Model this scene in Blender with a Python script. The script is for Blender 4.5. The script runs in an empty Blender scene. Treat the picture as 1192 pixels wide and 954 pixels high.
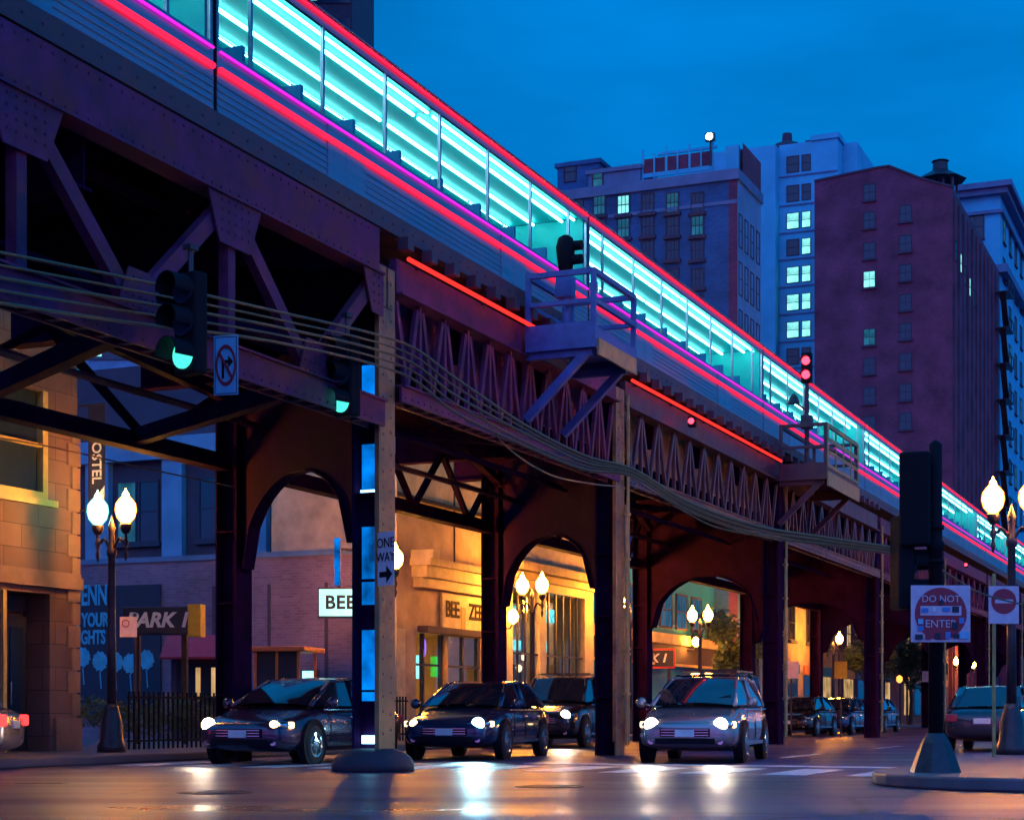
import bpy, math, random
from mathutils import Vector, Matrix
random.seed(11)
R = math.radians
scene = bpy.context.scene
col = scene.collection

# ------------------------------------------------------------------ camera
F_PX, HORIZON, CAM_H = 2000.0, 829.0, 0.85          # measured on the 1192 x 954 photograph
cam_data = bpy.data.cameras.new('camera')
cam_data.sensor_fit = 'HORIZONTAL'; cam_data.sensor_width = 36
cam_data.lens = 36 * F_PX / 1192
cam_data.shift_y = (HORIZON - 477) / 1192
cam_data.clip_start = 0.1; cam_data.clip_end = 3000
cam = bpy.data.objects.new('camera', cam_data); col.objects.link(cam)
cam.location = (0, 0, CAM_H); cam.rotation_euler = (R(90), 0, 0)
scene.camera = cam

# ------------------------------------------------------------------ sky, dusk light, exposure
world = bpy.data.worlds.new('World'); scene.world = world; world.use_nodes = True
wt = world.node_tree; wn = wt.nodes; wl = wt.links; wn.clear()
sky = wn.new('ShaderNodeTexSky'); sky.sky_type = 'NISHITA'; sky.sun_disc = False
sky.sun_elevation = R(1.0); sky.sun_rotation = R(200); sky.ozone_density = 4.0
tint = wn.new('ShaderNodeMix'); tint.data_type = 'RGBA'; tint.blend_type = 'MULTIPLY'
tint.inputs['Factor'].default_value = 1.0
tint.inputs['B'].default_value = (0.0, 0.9, 2.1, 1)
wl.new(sky.outputs['Color'], tint.inputs['A'])
tc = wn.new('ShaderNodeTexCoord')
sepn = wn.new('ShaderNodeSeparateXYZ'); wl.new(tc.outputs['Generated'], sepn.inputs[0])
# thin clouds
mp = wn.new('ShaderNodeMapping'); mp.inputs['Scale'].default_value = (1.4, 1.4, 5.0)
wl.new(tc.outputs['Generated'], mp.inputs[0])
nz = wn.new('ShaderNodeTexNoise'); nz.inputs['Scale'].default_value = 2.2; nz.inputs['Detail'].default_value = 5
wl.new(mp.outputs[0], nz.inputs['Vector'])
cr = wn.new('ShaderNodeMapRange'); cr.inputs[1].default_value = 0.35; cr.inputs[2].default_value = 0.7
cr.inputs[3].default_value = 0.76; cr.inputs[4].default_value = 1.22
wl.new(nz.outputs['Fac'], cr.inputs[0])
# blue hour: the last blue lies over the north (+y) and overhead, an added violet fill lies low in the south
dusk = wn.new('ShaderNodeMapRange'); dusk.interpolation_type = 'SMOOTHSTEP'      # 1 towards the south
dusk.inputs[1].default_value = -0.25; dusk.inputs[2].default_value = 0.35; dusk.inputs[3].default_value = 1; dusk.inputs[4].default_value = 0
wl.new(sepn.outputs['Y'], dusk.inputs[0])
low = wn.new('ShaderNodeMapRange'); low.interpolation_type = 'SMOOTHSTEP'       # 1 near the horizon
low.inputs[1].default_value = 0.02; low.inputs[2].default_value = 0.15; low.inputs[3].default_value = 1; low.inputs[4].default_value = 0
wl.new(sepn.outputs['Z'], low.inputs[0])
dm = wn.new('ShaderNodeMath'); dm.operation = 'MULTIPLY'
wl.new(dusk.outputs[0], dm.inputs[0]); wl.new(low.outputs[0], dm.inputs[1])
blue = wn.new('ShaderNodeMix'); blue.data_type = 'RGBA'; blue.blend_type = 'MIX'
blue.inputs['Factor'].default_value = 0.86
blue.inputs['B'].default_value = (0.0, 2.45, 7.6, 1)
wl.new(tint.outputs['Result'], blue.inputs['A'])
cl = wn.new('ShaderNodeMix'); cl.data_type = 'RGBA'; cl.blend_type = 'MULTIPLY'; cl.inputs['Factor'].default_value = 1
wl.new(blue.outputs['Result'], cl.inputs['A'])
sb = wn.new('ShaderNodeMath'); sb.operation = 'MULTIPLY_ADD'; sb.inputs[1].default_value = 1.1; sb.inputs[2].default_value = 1.0   # south sky brightened as added fill on the building fronts
wl.new(dusk.outputs[0], sb.inputs[0])
sc2 = wn.new('ShaderNodeMath'); sc2.operation = 'MULTIPLY'; wl.new(sb.outputs[0], sc2.inputs[0]); wl.new(cr.outputs[0], sc2.inputs[1])
wl.new(sc2.outputs[0], cl.inputs['B'])
vio = wn.new('ShaderNodeRGB'); vio.outputs[0].default_value = (4.5, 0.8, 6.5, 1)
mixw = wn.new('ShaderNodeMix'); mixw.data_type = 'RGBA'
wl.new(dm.outputs[0], mixw.inputs['Factor']); wl.new(vio.outputs[0], mixw.inputs['B']); wl.new(cl.outputs['Result'], mixw.inputs['A'])
bg = wn.new('ShaderNodeBackground'); bg.inputs['Strength'].default_value = 0.097
wl.new(mixw.outputs['Result'], bg.inputs['Color'])
wo = wn.new('ShaderNodeOutputWorld'); wl.new(bg.outputs[0], wo.inputs[0])

sun_d = bpy.data.lights.new('purple_fill', 'SUN'); sun_d.energy = 0.20; sun_d.angle = R(60); sun_d.color = (1.0, 0.22, 0.80)  # added purple fill from behind the camera, lifts the dark steel
sun = bpy.data.objects.new('purple_fill', sun_d); col.objects.link(sun)
sun.rotation_euler = (R(68), 0, R(-20)); sun.location = (0, -20, 30)

scene.view_settings.view_transform = 'Standard'; scene.view_settings.look = 'None'
scene.view_settings.exposure = 0.0; scene.view_settings.gamma = 1.0
scene.cycles.max_bounces = 6; scene.cycles.diffuse_bounces = 3; scene.cycles.glossy_bounces = 3
scene.cycles.transparent_max_bounces = 12
scene.cycles.sample_clamp_indirect = 4.0
scene.cycles.caustics_reflective = False; scene.cycles.caustics_refractive = False
scene.cycles.use_denoising = True
scene.cycles.use_light_tree = True

# ------------------------------------------------------------------ street frame: u along the tracks, v across to the far side
TH = math.atan((1450 - 596) / F_PX)
S_, C_ = math.sin(TH), math.cos(TH)
ALPHA = math.pi / 2 - TH        # local x = u, local y = v
BETA = -TH                      # local x = towards the street (-v), local y = u  (fronts that face back along the tracks)
def W(u, v, z=0.0): return Vector((u * S_ - v * C_, u * C_ + v * S_, z))
def uv(p): return (p[0] * S_ + p[1] * C_, -p[0] * C_ + p[1] * S_)
def at(px, py, Y): return Vector(((px - 596) / F_PX * Y, Y, CAM_H + (HORIZON - py) / F_PX * Y))
def u_of(px, v):
    k = (px - 596) / F_PX; Y = v / (S_ - C_ * k)
    return (S_ * k + C_) * Y
def Y_of(px, v): return v / (S_ - C_ * (px - 596) / F_PX)

# ------------------------------------------------------------------ materials
M = {}
def pm(name, c, rough=0.6, metal=0.0, vary=0.25, scale=6.0, bump=0.0, coat=0.0, spec=None, stretch=None, rust=None):
    m = bpy.data.materials.new(name); m.use_nodes = True
    nt = m.node_tree; n = nt.nodes; l = nt.links
    b = n['Principled BSDF']
    b.inputs['Roughness'].default_value = rough; b.inputs['Metallic'].default_value = metal
    b.inputs['Coat Weight'].default_value = coat
    if spec is not None: b.inputs['Specular IOR Level'].default_value = spec
    t = n.new('ShaderNodeTexCoord'); nzz = n.new('ShaderNodeTexNoise')
    nzz.inputs['Scale'].default_value = scale; nzz.inputs['Detail'].default_value = 6; nzz.inputs['Roughness'].default_value = 0.62
    if stretch:
        mpp = n.new('ShaderNodeMapping'); mpp.inputs['Scale'].default_value = stretch
        l.new(t.outputs['Object'], mpp.inputs[0]); l.new(mpp.outputs[0], nzz.inputs['Vector'])
    else:
        l.new(t.outputs['Object'], nzz.inputs['Vector'])
    ra = n.new('ShaderNodeMapRange'); ra.inputs[1].default_value = 0.3; ra.inputs[2].default_value = 0.7
    ra.inputs[3].default_value = 1 - vary; ra.inputs[4].default_value = 1 + vary
    l.new(nzz.outputs['Fac'], ra.inputs[0])
    mx = n.new('ShaderNodeMix'); mx.data_type = 'RGBA'; mx.blend_type = 'MULTIPLY'; mx.inputs['Factor'].default_value = 1
    mx.inputs['A'].default_value = (*c, 1); l.new(ra.outputs[0], mx.inputs['B'])
    if rust:
        n3 = n.new('ShaderNodeTexNoise'); n3.inputs['Scale'].default_value = 1.1; n3.inputs['Detail'].default_value = 9; n3.inputs['Roughness'].default_value = 0.7
        l.new(t.outputs['Object'], n3.inputs['Vector'])
        r3 = n.new('ShaderNodeMapRange'); r3.inputs[1].default_value = 0.52; r3.inputs[2].default_value = 0.66; l.new(n3.outputs['Fac'], r3.inputs[0])
        m3 = n.new('ShaderNodeMix'); m3.data_type = 'RGBA'; m3.inputs['B'].default_value = (*rust, 1)
        l.new(r3.outputs[0], m3.inputs['Factor']); l.new(mx.outputs['Result'], m3.inputs['A']); mx = m3
    l.new(mx.outputs['Result'], b.inputs['Base Color'])
    if vary > 0:
        rr = n.new('ShaderNodeMapRange'); rr.inputs[1].default_value = 0.3; rr.inputs[2].default_value = 0.7
        rr.inputs[3].default_value = max(0.02, rough - 0.12 * min(1, vary * 3)); rr.inputs[4].default_value = min(1, rough + 0.12 * min(1, vary * 3))
        l.new(nzz.outputs['Fac'], rr.inputs[0]); l.new(rr.outputs[0], b.inputs['Roughness'])
    if bump:
        bp = n.new('ShaderNodeBump'); bp.inputs['Strength'].default_value = bump; bp.inputs['Distance'].default_value = 0.02
        l.new(nzz.outputs['Fac'], bp.inputs['Height']); l.new(bp.outputs[0], b.inputs['Normal'])
    M[name] = m; return m
def brick(name, c1, c2, mortar, scale=1.0, bw=0.22, rh=0.075, rough=0.85):
    m = bpy.data.materials.new(name); m.use_nodes = True
    nt = m.node_tree; n = nt.nodes; l = nt.links; b = n['Principled BSDF']; b.inputs['Roughness'].default_value = rough
    t = n.new('ShaderNodeTexCoord'); sp = n.new('ShaderNodeSeparateXYZ'); l.new(t.outputs['Object'], sp.inputs[0])
    ad = n.new('ShaderNodeMath'); ad.operation = 'ADD'; l.new(sp.outputs[0], ad.inputs[0]); l.new(sp.outputs[1], ad.inputs[1])
    cb = n.new('ShaderNodeCombineXYZ'); l.new(ad.outputs[0], cb.inputs[0]); l.new(sp.outputs[2], cb.inputs[1])
    br = n.new('ShaderNodeTexBrick'); l.new(cb.outputs[0], br.inputs['Vector'])
    br.inputs['Scale'].default_value = scale; br.inputs['Brick Width'].default_value = bw; br.inputs['Row Height'].default_value = rh
    br.inputs['Mortar Size'].default_value = 0.008; br.inputs['Color1'].default_value = (*c1, 1); br.inputs['Color2'].default_value = (*c2, 1); br.inputs['Mortar'].default_value = (*mortar, 1)
    nz2 = n.new('ShaderNodeTexNoise'); nz2.inputs['Scale'].default_value = 0.5; nz2.inputs['Detail'].default_value = 8; l.new(t.outputs['Object'], nz2.inputs['Vector'])
    ra = n.new('ShaderNodeMapRange'); ra.inputs[1].default_value = 0.3; ra.inputs[2].default_value = 0.7; ra.inputs[3].default_value = 0.6; ra.inputs[4].default_value = 1.35
    l.new(nz2.outputs['Fac'], ra.inputs[0])
    mx = n.new('ShaderNodeMix'); mx.data_type = 'RGBA'; mx.blend_type = 'MULTIPLY'; mx.inputs['Factor'].default_value = 1
    l.new(br.outputs['Color'], mx.inputs['A']); l.new(ra.outputs[0], mx.inputs['B']); l.new(mx.outputs['Result'], b.inputs['Base Color'])
    bp = n.new('ShaderNodeBump'); bp.inputs['Strength'].default_value = 0.5; bp.inputs['Distance'].default_value = 0.01
    l.new(br.outputs['Fac'], bp.inputs['Height']); bp.invert = True; l.new(bp.outputs[0], b.inputs['Normal'])
    M[name] = m; return m
def em(name, c, s, vary=0.0, scale=1.5):
    m = bpy.data.materials.new(name); m.use_nodes = True
    nt = m.node_tree; n = nt.nodes; n.clear(); e = n.new('ShaderNodeEmission'); o = n.new('ShaderNodeOutputMaterial')
    e.inputs[0].default_value = (*c, 1); e.inputs[1].default_value = s; nt.links.new(e.outputs[0], o.inputs[0])
    if vary:
        t = n.new('ShaderNodeTexCoord'); nz = n.new('ShaderNodeTexNoise'); nz.inputs['Scale'].default_value = scale; nz.inputs['Detail'].default_value = 3
        nt.links.new(t.outputs['Object'], nz.inputs['Vector'])
        r = n.new('ShaderNodeMapRange'); r.inputs[1].default_value = 0.3; r.inputs[2].default_value = 0.7; r.inputs[3].default_value = s * (1 - vary); r.inputs[4].default_value = s * (1 + vary)
        nt.links.new(nz.outputs['Fac'], r.inputs[0]); nt.links.new(r.outputs[0], e.inputs[1])
    M[name] = m; return m
def glass(name, tintc=(0.8, 0.95, 1.0), refl=0.18):
    m = bpy.data.materials.new(name); m.use_nodes = True
    nt = m.node_tree; n = nt.nodes; n.clear(); o = n.new('ShaderNodeOutputMaterial')
    a = n.new('ShaderNodeBsdfTransparent'); a.inputs[0].default_value = (*tintc, 1)
    g = n.new('ShaderNodeBsdfGlossy'); g.inputs['Roughness'].default_value = 0.03
    x = n.new('ShaderNodeMixShader'); x.inputs[0].default_value = refl
    nt.links.new(a.outputs[0], x.inputs[1]); nt.links.new(g.outputs[0], x.inputs[2]); nt.links.new(x.outputs[0], o.inputs[0])
    M[name] = m; return m

pm('steel', (0.14, 0.024, 0.09), 0.65, 0.0, 0.5, 2.5, 0.25, spec=0.25, rust=(0.17, 0.035, 0.055))
pm('steel_dark', (0.022, 0.005, 0.034), 0.85, 0.0, 0.5, 2.0, 0.25, spec=0.02, rust=(0.022, 0.006, 0.02))
pm('lamplit_steel', (0.34, 0.16, 0.06), 0.5, 0.0, 0.4, 3, 0.2, rust=(0.16, 0.05, 0.04))  # warm lamp light put into the base colour, over real rust
pm('steel_pale', (0.085, 0.026, 0.05), 0.5, 0.0, 0.4, 3, 0.2, rust=(0.13, 0.04, 0.03))
pm('deck_wood', (0.05, 0.028, 0.035), 0.85, 0, 0.4, 3, 0.2)
pm('cage_blue', (0.07, 0.11, 0.36), 0.5, 0.0, 0.25, 5, 0.1)
pm('cage_ochre', (0.42, 0.27, 0.10), 0.55, 0.0, 0.3, 5, 0.1)
pm('dark_metal', (0.045, 0.035, 0.05), 0.4, 0.3, 0.3, 8)
pm('black', (0.010, 0.007, 0.012), 0.75, 0, 0.2, 8, spec=0.15)
pm('rubber', (0.02, 0.018, 0.022), 0.8, 0, 0.2, 20)
pm('chrome', (0.75, 0.75, 0.78), 0.18, 1.0, 0.05, 8)
pm('stainless', (0.36, 0.28, 0.38), 0.34, 1.0, 0.18, 1.2, 0.0, stretch=(0.4, 3, 14))
pm('roof_metal', (0.20, 0.15, 0.2), 0.5, 0.5, 0.25, 2)
pm('teal_lining', (0.0, 0.52, 0.47), 0.5, 0, 0.08, 3)
pm('seat_blue', (0.03, 0.12, 0.3), 0.7, 0, 0.2, 5)
pm('concrete', (0.05, 0.03, 0.045), 0.75, 0, 0.35, 3, 0.3)
pm('sidewalk', (0.13, 0.095, 0.12), 0.55, 0, 0.35, 1.2, 0.25)
pm('road_paint', (0.62, 0.60, 0.62), 0.5, 0, 0.4, 5, 0.1)
pm('stucco', (0.50, 0.36, 0.22), 0.85, 0, 0.35, 1.1, 0.3)
pm('cornice_cream', (0.64, 0.50, 0.30), 0.7, 0, 0.25, 3, 0.2)
pm('cream_paint', (0.66, 0.52, 0.32), 0.6, 0, 0.2, 2)
pm('limestone', (0.26, 0.16, 0.12), 0.8, 0, 0.3, 1.6, 0.3)
pm('pale_wall', (0.07, 0.52, 0.70), 0.8, 0, 0.15, 0.5)
pm('blue_wall', (0.16, 0.30, 0.44), 0.8, 0, 0.25, 0.7)
pm('teal_wall', (0.015, 0.22, 0.40), 0.8, 0, 0.3, 0.6)  # teal light on the low building put into its wall colour
pm('dark_wall', (0.07, 0.05, 0.08), 0.85, 0, 0.3, 1.0)
pm('lilac_wall', (0.12, 0.20, 0.33), 0.8, 0, 0.25, 1.0)
pm('trim_yellow', (0.60, 0.40, 0.12), 0.55, 0, 0.15, 5)
pm('white_paint', (0.75, 0.73, 0.75), 0.5, 0, 0.12, 6)
pm('pink_paint', (0.72, 0.50, 0.62), 0.45, 0, 0.15, 8)
pm('red_paint', (0.42, 0.02, 0.05), 0.45, 0, 0.15, 8)
pm('orange_paint', (0.55, 0.16, 0.05), 0.5, 0, 0.15, 6)
pm('yellow_paint', (0.6, 0.38, 0.04), 0.5, 0, 0.15, 6)
pm('blue_paint', (0.08, 0.22, 0.55), 0.5, 0, 0.15, 6)
pm('sign_blue', (0.20, 0.48, 0.72), 0.4, 0, 0.12, 8)
pm('mural_cyan', (0.05, 0.42, 0.60), 0.8, 0, 0.25, 3)
pm('mural_dark', (0.02, 0.03, 0.06), 0.8, 0, 0.3, 2)
pm('navy', (0.015, 0.02, 0.05), 0.5, 0, 0.2, 4)
pm('window_dark', (0.02, 0.035, 0.07), 0.12, 0, 0.15, 1.5)
pm('car_glass', (0.012, 0.016, 0.025), 0.06, 0, 0.1, 2, coat=0.6)
pm('paint_purple', (0.055, 0.03, 0.07), 0.25, 0.5, 0.08, 2, coat=0.8)
pm('paint_blue', (0.03, 0.05, 0.12), 0.22, 0.5, 0.08, 2, coat=0.8)
pm('paint_dark', (0.03, 0.025, 0.035), 0.25, 0.4, 0.08, 2, coat=0.8)
pm('paint_silver', (0.34, 0.28, 0.30), 0.25, 0.6, 0.08, 2, coat=0.8)
pm('paint_white', (0.6, 0.58, 0.62), 0.25, 0.1, 0.08, 2, coat=0.8)
pm('leaf', (0.06, 0.09, 0.04), 0.7, 0, 0.4, 3)
pm('bark', (0.06, 0.045, 0.04), 0.9, 0, 0.3, 6)
pm('cable_rubber', (0.20, 0.10, 0.045), 0.5, 0, 0.2, 10)
brick('brick_red', (0.22, 0.05, 0.10), (0.17, 0.035, 0.08), (0.15, 0.06, 0.10))
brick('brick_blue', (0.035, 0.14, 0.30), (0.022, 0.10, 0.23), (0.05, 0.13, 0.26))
brick('brick_lilac', (0.24, 0.15, 0.22), (0.18, 0.11, 0.17), (0.22, 0.18, 0.23))
brick('stone_block', (0.21, 0.12, 0.10), (0.17, 0.10, 0.085), (0.08, 0.05, 0.05), 1.0, 0.95, 0.42)
em('tube_white', (0.42, 0.95, 1.0), 13)
em('streak_red', (1.0, 0.012, 0.05), 2.4)
em('streak_magenta', (0.85, 0.02, 0.75), 1.3)
em('glow_orange_red', (1.0, 0.03, 0.025), 1.6)
em('blue_glow', (0.0, 0.22, 0.88), 0.85, 0.75, 2.2)
em('blue_spot', (0.25, 0.75, 1.0), 6)
em('globe_amber', (1.0, 0.43, 0.07), 85)
em('globe_green', (0.55, 1.0, 0.72), 60)
em('shop_white', (1.0, 0.72, 0.38), 3.0, 0.5, 2.0)
em('shop_amber', (1.0, 0.42, 0.07), 2.0, 0.7, 1.3)
em('shop_cyan', (0.30, 0.95, 0.95), 2.2, 0.4, 3)
em('shop_green', (0.10, 0.75, 0.05), 0.9, 0.4, 3)
em('box_sign', (0.50, 1.0, 0.92), 1.5, 0.2, 2)
em('cyan_sign', (0.15, 0.80, 0.95), 1.8, 0.5, 5)
em('neon_red', (1.0, 0.06, 0.12), 3.0)
em('neon_violet', (0.35, 0.15, 1.0), 2.2)
em('win_lit', (0.27, 0.92, 0.92), 1.1, 0.6, 1.1)
em('win_dim', (0.05, 0.34, 0.62), 0.30, 0.6, 1.5)
em('win_warm', (1.0, 0.6, 0.25), 0.5, 0.6, 1.5)
em('flood', (0.55, 1.0, 0.95), 60)
em('green_lens', (0.08, 0.95, 0.72), 1.3)
em('red_lens', (1.0, 0.03, 0.06), 7)
em('head_cyan', (0.35, 0.9, 1.0), 45)
em('head_white', (1.0, 0.86, 0.66), 40)
em('head_dim', (1.0, 0.62, 0.25), 8)
em('tail', (1.0, 0.03, 0.03), 4)
em('tail_dim', (1.0, 0.02, 0.02), 0.8)
for nm, core, rim, pw_ in (('globe_amber', (1.0, 0.36, 0.04), (1.0, 0.24, 0.012), 310), ('globe_green', (0.55, 1.0, 0.72), (0.05, 0.75, 0.5), 30)):
    m_ = M[nm]; nt = m_.node_tree; e = [q for q in nt.nodes if q.type == 'EMISSION'][0]
    lw = nt.nodes.new('ShaderNodeLayerWeight'); lw.inputs[0].default_value = 0.35
    c2 = nt.nodes.new('ShaderNodeMix'); c2.data_type = 'RGBA'; c2.inputs['A'].default_value = (*core, 1); c2.inputs['B'].default_value = (*rim, 1)
    nt.links.new(lw.outputs['Facing'], c2.inputs['Factor']); nt.links.new(c2.outputs['Result'], e.inputs[0])
    s2 = nt.nodes.new('ShaderNodeMapRange'); s2.interpolation_type = 'SMOOTHERSTEP'; s2.inputs[1].default_value = 0.05; s2.inputs[2].default_value = 0.58; s2.inputs[3].default_value = pw_; s2.inputs[4].default_value = 1.6
    nt.links.new(lw.outputs['Facing'], s2.inputs[0]); nt.links.new(s2.outputs[0], e.inputs[1])
glass('train_glass', (0.86, 0.98, 0.98), 0.10)
glass('shop_glass', (0.9, 0.95, 0.95), 0.12)

# asphalt: damp, streaked
m = bpy.data.materials.new('asphalt'); m.use_nodes = True; M['asphalt'] = m
nt = m.node_tree; n = nt.nodes; l = nt.links; b = n['Principled BSDF']
t = n.new('ShaderNodeTexCoord')
n1 = n.new('ShaderNodeTexNoise'); n1.inputs['Scale'].default_value = 0.35; n1.inputs['Detail'].default_value = 7
mp1 = n.new('ShaderNodeMapping'); mp1.inputs['Scale'].default_value = (0.35, 1.6, 1); l.new(t.outputs['Object'], mp1.inputs[0]); l.new(mp1.outputs[0], n1.inputs['Vector'])
n2 = n.new('ShaderNodeTexNoise'); n2.inputs['Scale'].default_value = 55; n2.inputs['Detail'].default_value = 4; l.new(t.outputs['Object'], n2.inputs['Vector'])
cmp_ = n.new('ShaderNodeMapRange'); cmp_.inputs[1].default_value = 0.3; cmp_.inputs[2].default_value = 0.7; cmp_.inputs[3].default_value = 0.26; cmp_.inputs[4].default_value = 0.52
b.inputs['Specular IOR Level'].default_value = 0.45
l.new(n1.outputs['Fac'], cmp_.inputs[0]); l.new(cmp_.outputs[0], b.inputs['Roughness'])
rc = n.new('ShaderNodeValToRGB'); rc.color_ramp.elements[0].position = 0.3; rc.color_ramp.elements[0].color = (0.05, 0.022, 0.06, 1); rc.color_ramp.elements[1].position = 0.72; rc.color_ramp.elements[1].color = (0.11, 0.05, 0.125, 1)
l.new(n1.outputs['Fac'], rc.inputs[0])
vo = n.new('ShaderNodeTexVoronoi'); vo.feature = 'DISTANCE_TO_EDGE'; vo.inputs['Scale'].default_value = 0.33
nw = n.new('ShaderNodeTexNoise'); nw.inputs['Scale'].default_value = 1.6; nw.inputs['Detail'].default_value = 6; l.new(t.outputs['Object'], nw.inputs['Vector'])
wm = n.new('ShaderNodeMix'); wm.data_type = 'VECTOR'; wm.inputs['Factor'].default_value = 0.22; l.new(t.outputs['Object'], wm.inputs['A']); l.new(nw.outputs['Color'], wm.inputs['B']); l.new(wm.outputs['Result'], vo.inputs['Vector'])
vc = n.new('ShaderNodeMapRange'); vc.inputs[1].default_value = 0.004; vc.inputs[2].default_value = 0.016; vc.inputs[3].default_value = 0.25; vc.inputs[4].default_value = 1.0; l.new(vo.outputs['Distance'], vc.inputs[0])
vp = n.new('ShaderNodeTexVoronoi'); vp.inputs['Scale'].default_value = 0.21; vp.distance = 'CHEBYCHEV'; l.new(t.outputs['Object'], vp.inputs['Vector'])
vs_ = n.new('ShaderNodeSeparateColor'); l.new(vp.outputs['Color'], vs_.inputs[0])
vr = n.new('ShaderNodeMapRange'); vr.inputs[3].default_value = 0.7; vr.inputs[4].default_value = 1.3; l.new(vs_.outputs[0], vr.inputs[0])
mm = n.new('ShaderNodeMath'); mm.operation = 'MULTIPLY'; l.new(vc.outputs[0], mm.inputs[0]); l.new(vr.outputs[0], mm.inputs[1])
cm = n.new('ShaderNodeMix'); cm.data_type = 'RGBA'; cm.blend_type = 'MULTIPLY'; cm.inputs['Factor'].default_value = 1; l.new(rc.outputs[0], cm.inputs['A']); l.new(mm.outputs[0], cm.inputs['B']); l.new(cm.outputs['Result'], b.inputs['Base Color'])
bp = n.new('ShaderNodeBump'); bp.inputs['Strength'].default_value = 0.8; bp.inputs['Distance'].default_value = 0.011
l.new(n2.outputs['Fac'], bp.inputs['Height']); l.new(bp.outputs[0], b.inputs['Normal'])

# ------------------------------------------------------------------ mesh builder
class MB:
    def __init__(s): s.v = []; s.f = []
    def add(s, vs, fs):
        o = len(s.v); s.v += [tuple(p) for p in vs]; s.f += [tuple(i + o for i in q) for q in fs]; return s
    def box(s, x0, x1, y0, y1, z0, z1):
        if x1 < x0: x0, x1 = x1, x0
        if y1 < y0: y0, y1 = y1, y0
        if z1 < z0: z0, z1 = z1, z0
        return s.add([(x0,y0,z0),(x1,y0,z0),(x1,y1,z0),(x0,y1,z0),(x0,y0,z1),(x1,y0,z1),(x1,y1,z1),(x0,y1,z1)],
              [(3,2,1,0),(4,5,6,7),(0,1,5,4),(1,2,6,5),(2,3,7,6),(3,0,4,7)])
    def bar(s, p, q, w, h, up=(0,0,1)):
        p = Vector(p); q = Vector(q); d = (q - p).normalized(); up = Vector(up)
        if abs(d.dot(up)) > 0.98: up = Vector((1,0,0))
        sd = d.cross(up).normalized(); u2 = sd.cross(d).normalized()
        a = sd * w / 2; b = u2 * h / 2
        vs = [p-a-b, p+a-b, p+a+b, p-a+b, q-a-b, q+a-b, q+a+b, q-a+b]
        return s.add(vs, [(0,1,2,3),(7,6,5,4),(0,4,5,1),(1,5,6,2),(2,6,7,3),(3,7,4,0)])
    def tube(s, pts, r, n=8, caps=True):
        pts = [Vector(p) for p in pts]; rs = r if isinstance(r, (list, tuple)) else [r] * len(pts)
        ref = None; rings = []
        for i, p in enumerate(pts):
            d = (pts[min(i+1, len(pts)-1)] - pts[max(i-1, 0)]).normalized()
            if ref is None:
                ref = d.orthogonal().normalized()
            ref = (ref - d * ref.dot(d)).normalized(); b = d.cross(ref)
            rings.append([p + (ref * math.cos(2*math.pi*k/n) + b * math.sin(2*math.pi*k/n)) * rs[i] for k in range(n)])
        vs = [p for rg in rings for p in rg]; fs = []
        for i in range(len(pts)-1):
            for k in range(n):
                k2 = (k+1) % n
                fs.append((i*n+k, i*n+k2, (i+1)*n+k2, (i+1)*n+k))
        if caps:
            fs.append(tuple(range(n-1, -1, -1))); fs.append(tuple((len(pts)-1)*n + k for k in range(n)))
        return s.add(vs, fs)
    def lathe(s, prof, n=14, mat=None):
        vs = []; fs = []
        for r, z in prof:
            for k in range(n):
                a = 2*math.pi*k/n; p = Vector((r*math.cos(a), r*math.sin(a), z)); vs.append(mat @ p if mat else p)
        for i in range(len(prof)-1):
            for k in range(n):
                k2 = (k+1) % n; fs.append((i*n+k, i*n+k2, (i+1)*n+k2, (i+1)*n+k))
        fs.append(tuple(range(n-1, -1, -1))); fs.append(tuple((len(prof)-1)*n + k for k in range(n)))
        return s.add(vs, fs)
    def prism(s, poly, fn, d0, d1):
        n = len(poly); vs = [fn(a, b, d0) for a, b in poly] + [fn(a, b, d1) for a, b in poly]
        fs = [tuple(range(n-1, -1, -1)), tuple(range(n, 2*n))] + [(k, (k+1) % n, n+(k+1) % n, n+k) for k in range(n)]
        return s.add(vs, fs)
    def loft(s, rings, caps=True, closed=True):
        n = len(rings[0]); vs = [p for r in rings for p in r]; fs = []
        for i in range(len(rings)-1):
            for k in range(n if closed else n-1):
                k2 = (k+1) % n; fs.append((i*n+k, i*n+k2, (i+1)*n+k2, (i+1)*n+k))
        if caps: fs.append(tuple(range(n-1, -1, -1))); fs.append(tuple((len(rings)-1)*n+k for k in range(n)))
        return s.add(vs, fs)
    def mesh(s, name, mat, smooth=False):
        me = bpy.data.meshes.new(name); me.from_pydata(s.v, [], s.f); me.validate()
        if mat: me.materials.append(M[mat] if isinstance(mat, str) else mat)
        import bmesh
        bm = bmesh.new(); bm.from_mesh(me); bmesh.ops.recalc_face_normals(bm, faces=bm.faces); bm.to_mesh(me); bm.free()
        if smooth:
            for p in me.polygons: p.use_smooth = True
        return me
    def build(s, name, mat, parent=None, smooth=False, loc=None, rz=0.0):
        return link(name, s.mesh(name, mat, smooth), parent, loc, rz)
def link(name, me, parent=None, loc=None, rz=0.0):
    o = bpy.data.objects.new(name, me); col.objects.link(o)
    if parent: o.parent = parent
    if loc is not None: o.location = loc
    if rz: o.rotation_euler = (0, 0, rz)
    return o
def tag(o, label=None, cat=None, group=None, kind=None):
    if label: o['label'] = label
    if cat: o['category'] = cat
    if group: o['group'] = group
    if kind: o['kind'] = kind
    return o
def thing(name, label, cat, loc=(0,0,0), rz=0.0, group=None):
    o = bpy.data.objects.new(name, None); col.objects.link(o); o.empty_display_size = 0.3
    o.location = loc; o.rotation_euler = (0, 0, rz)
    return tag(o, label, cat, group)
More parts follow.
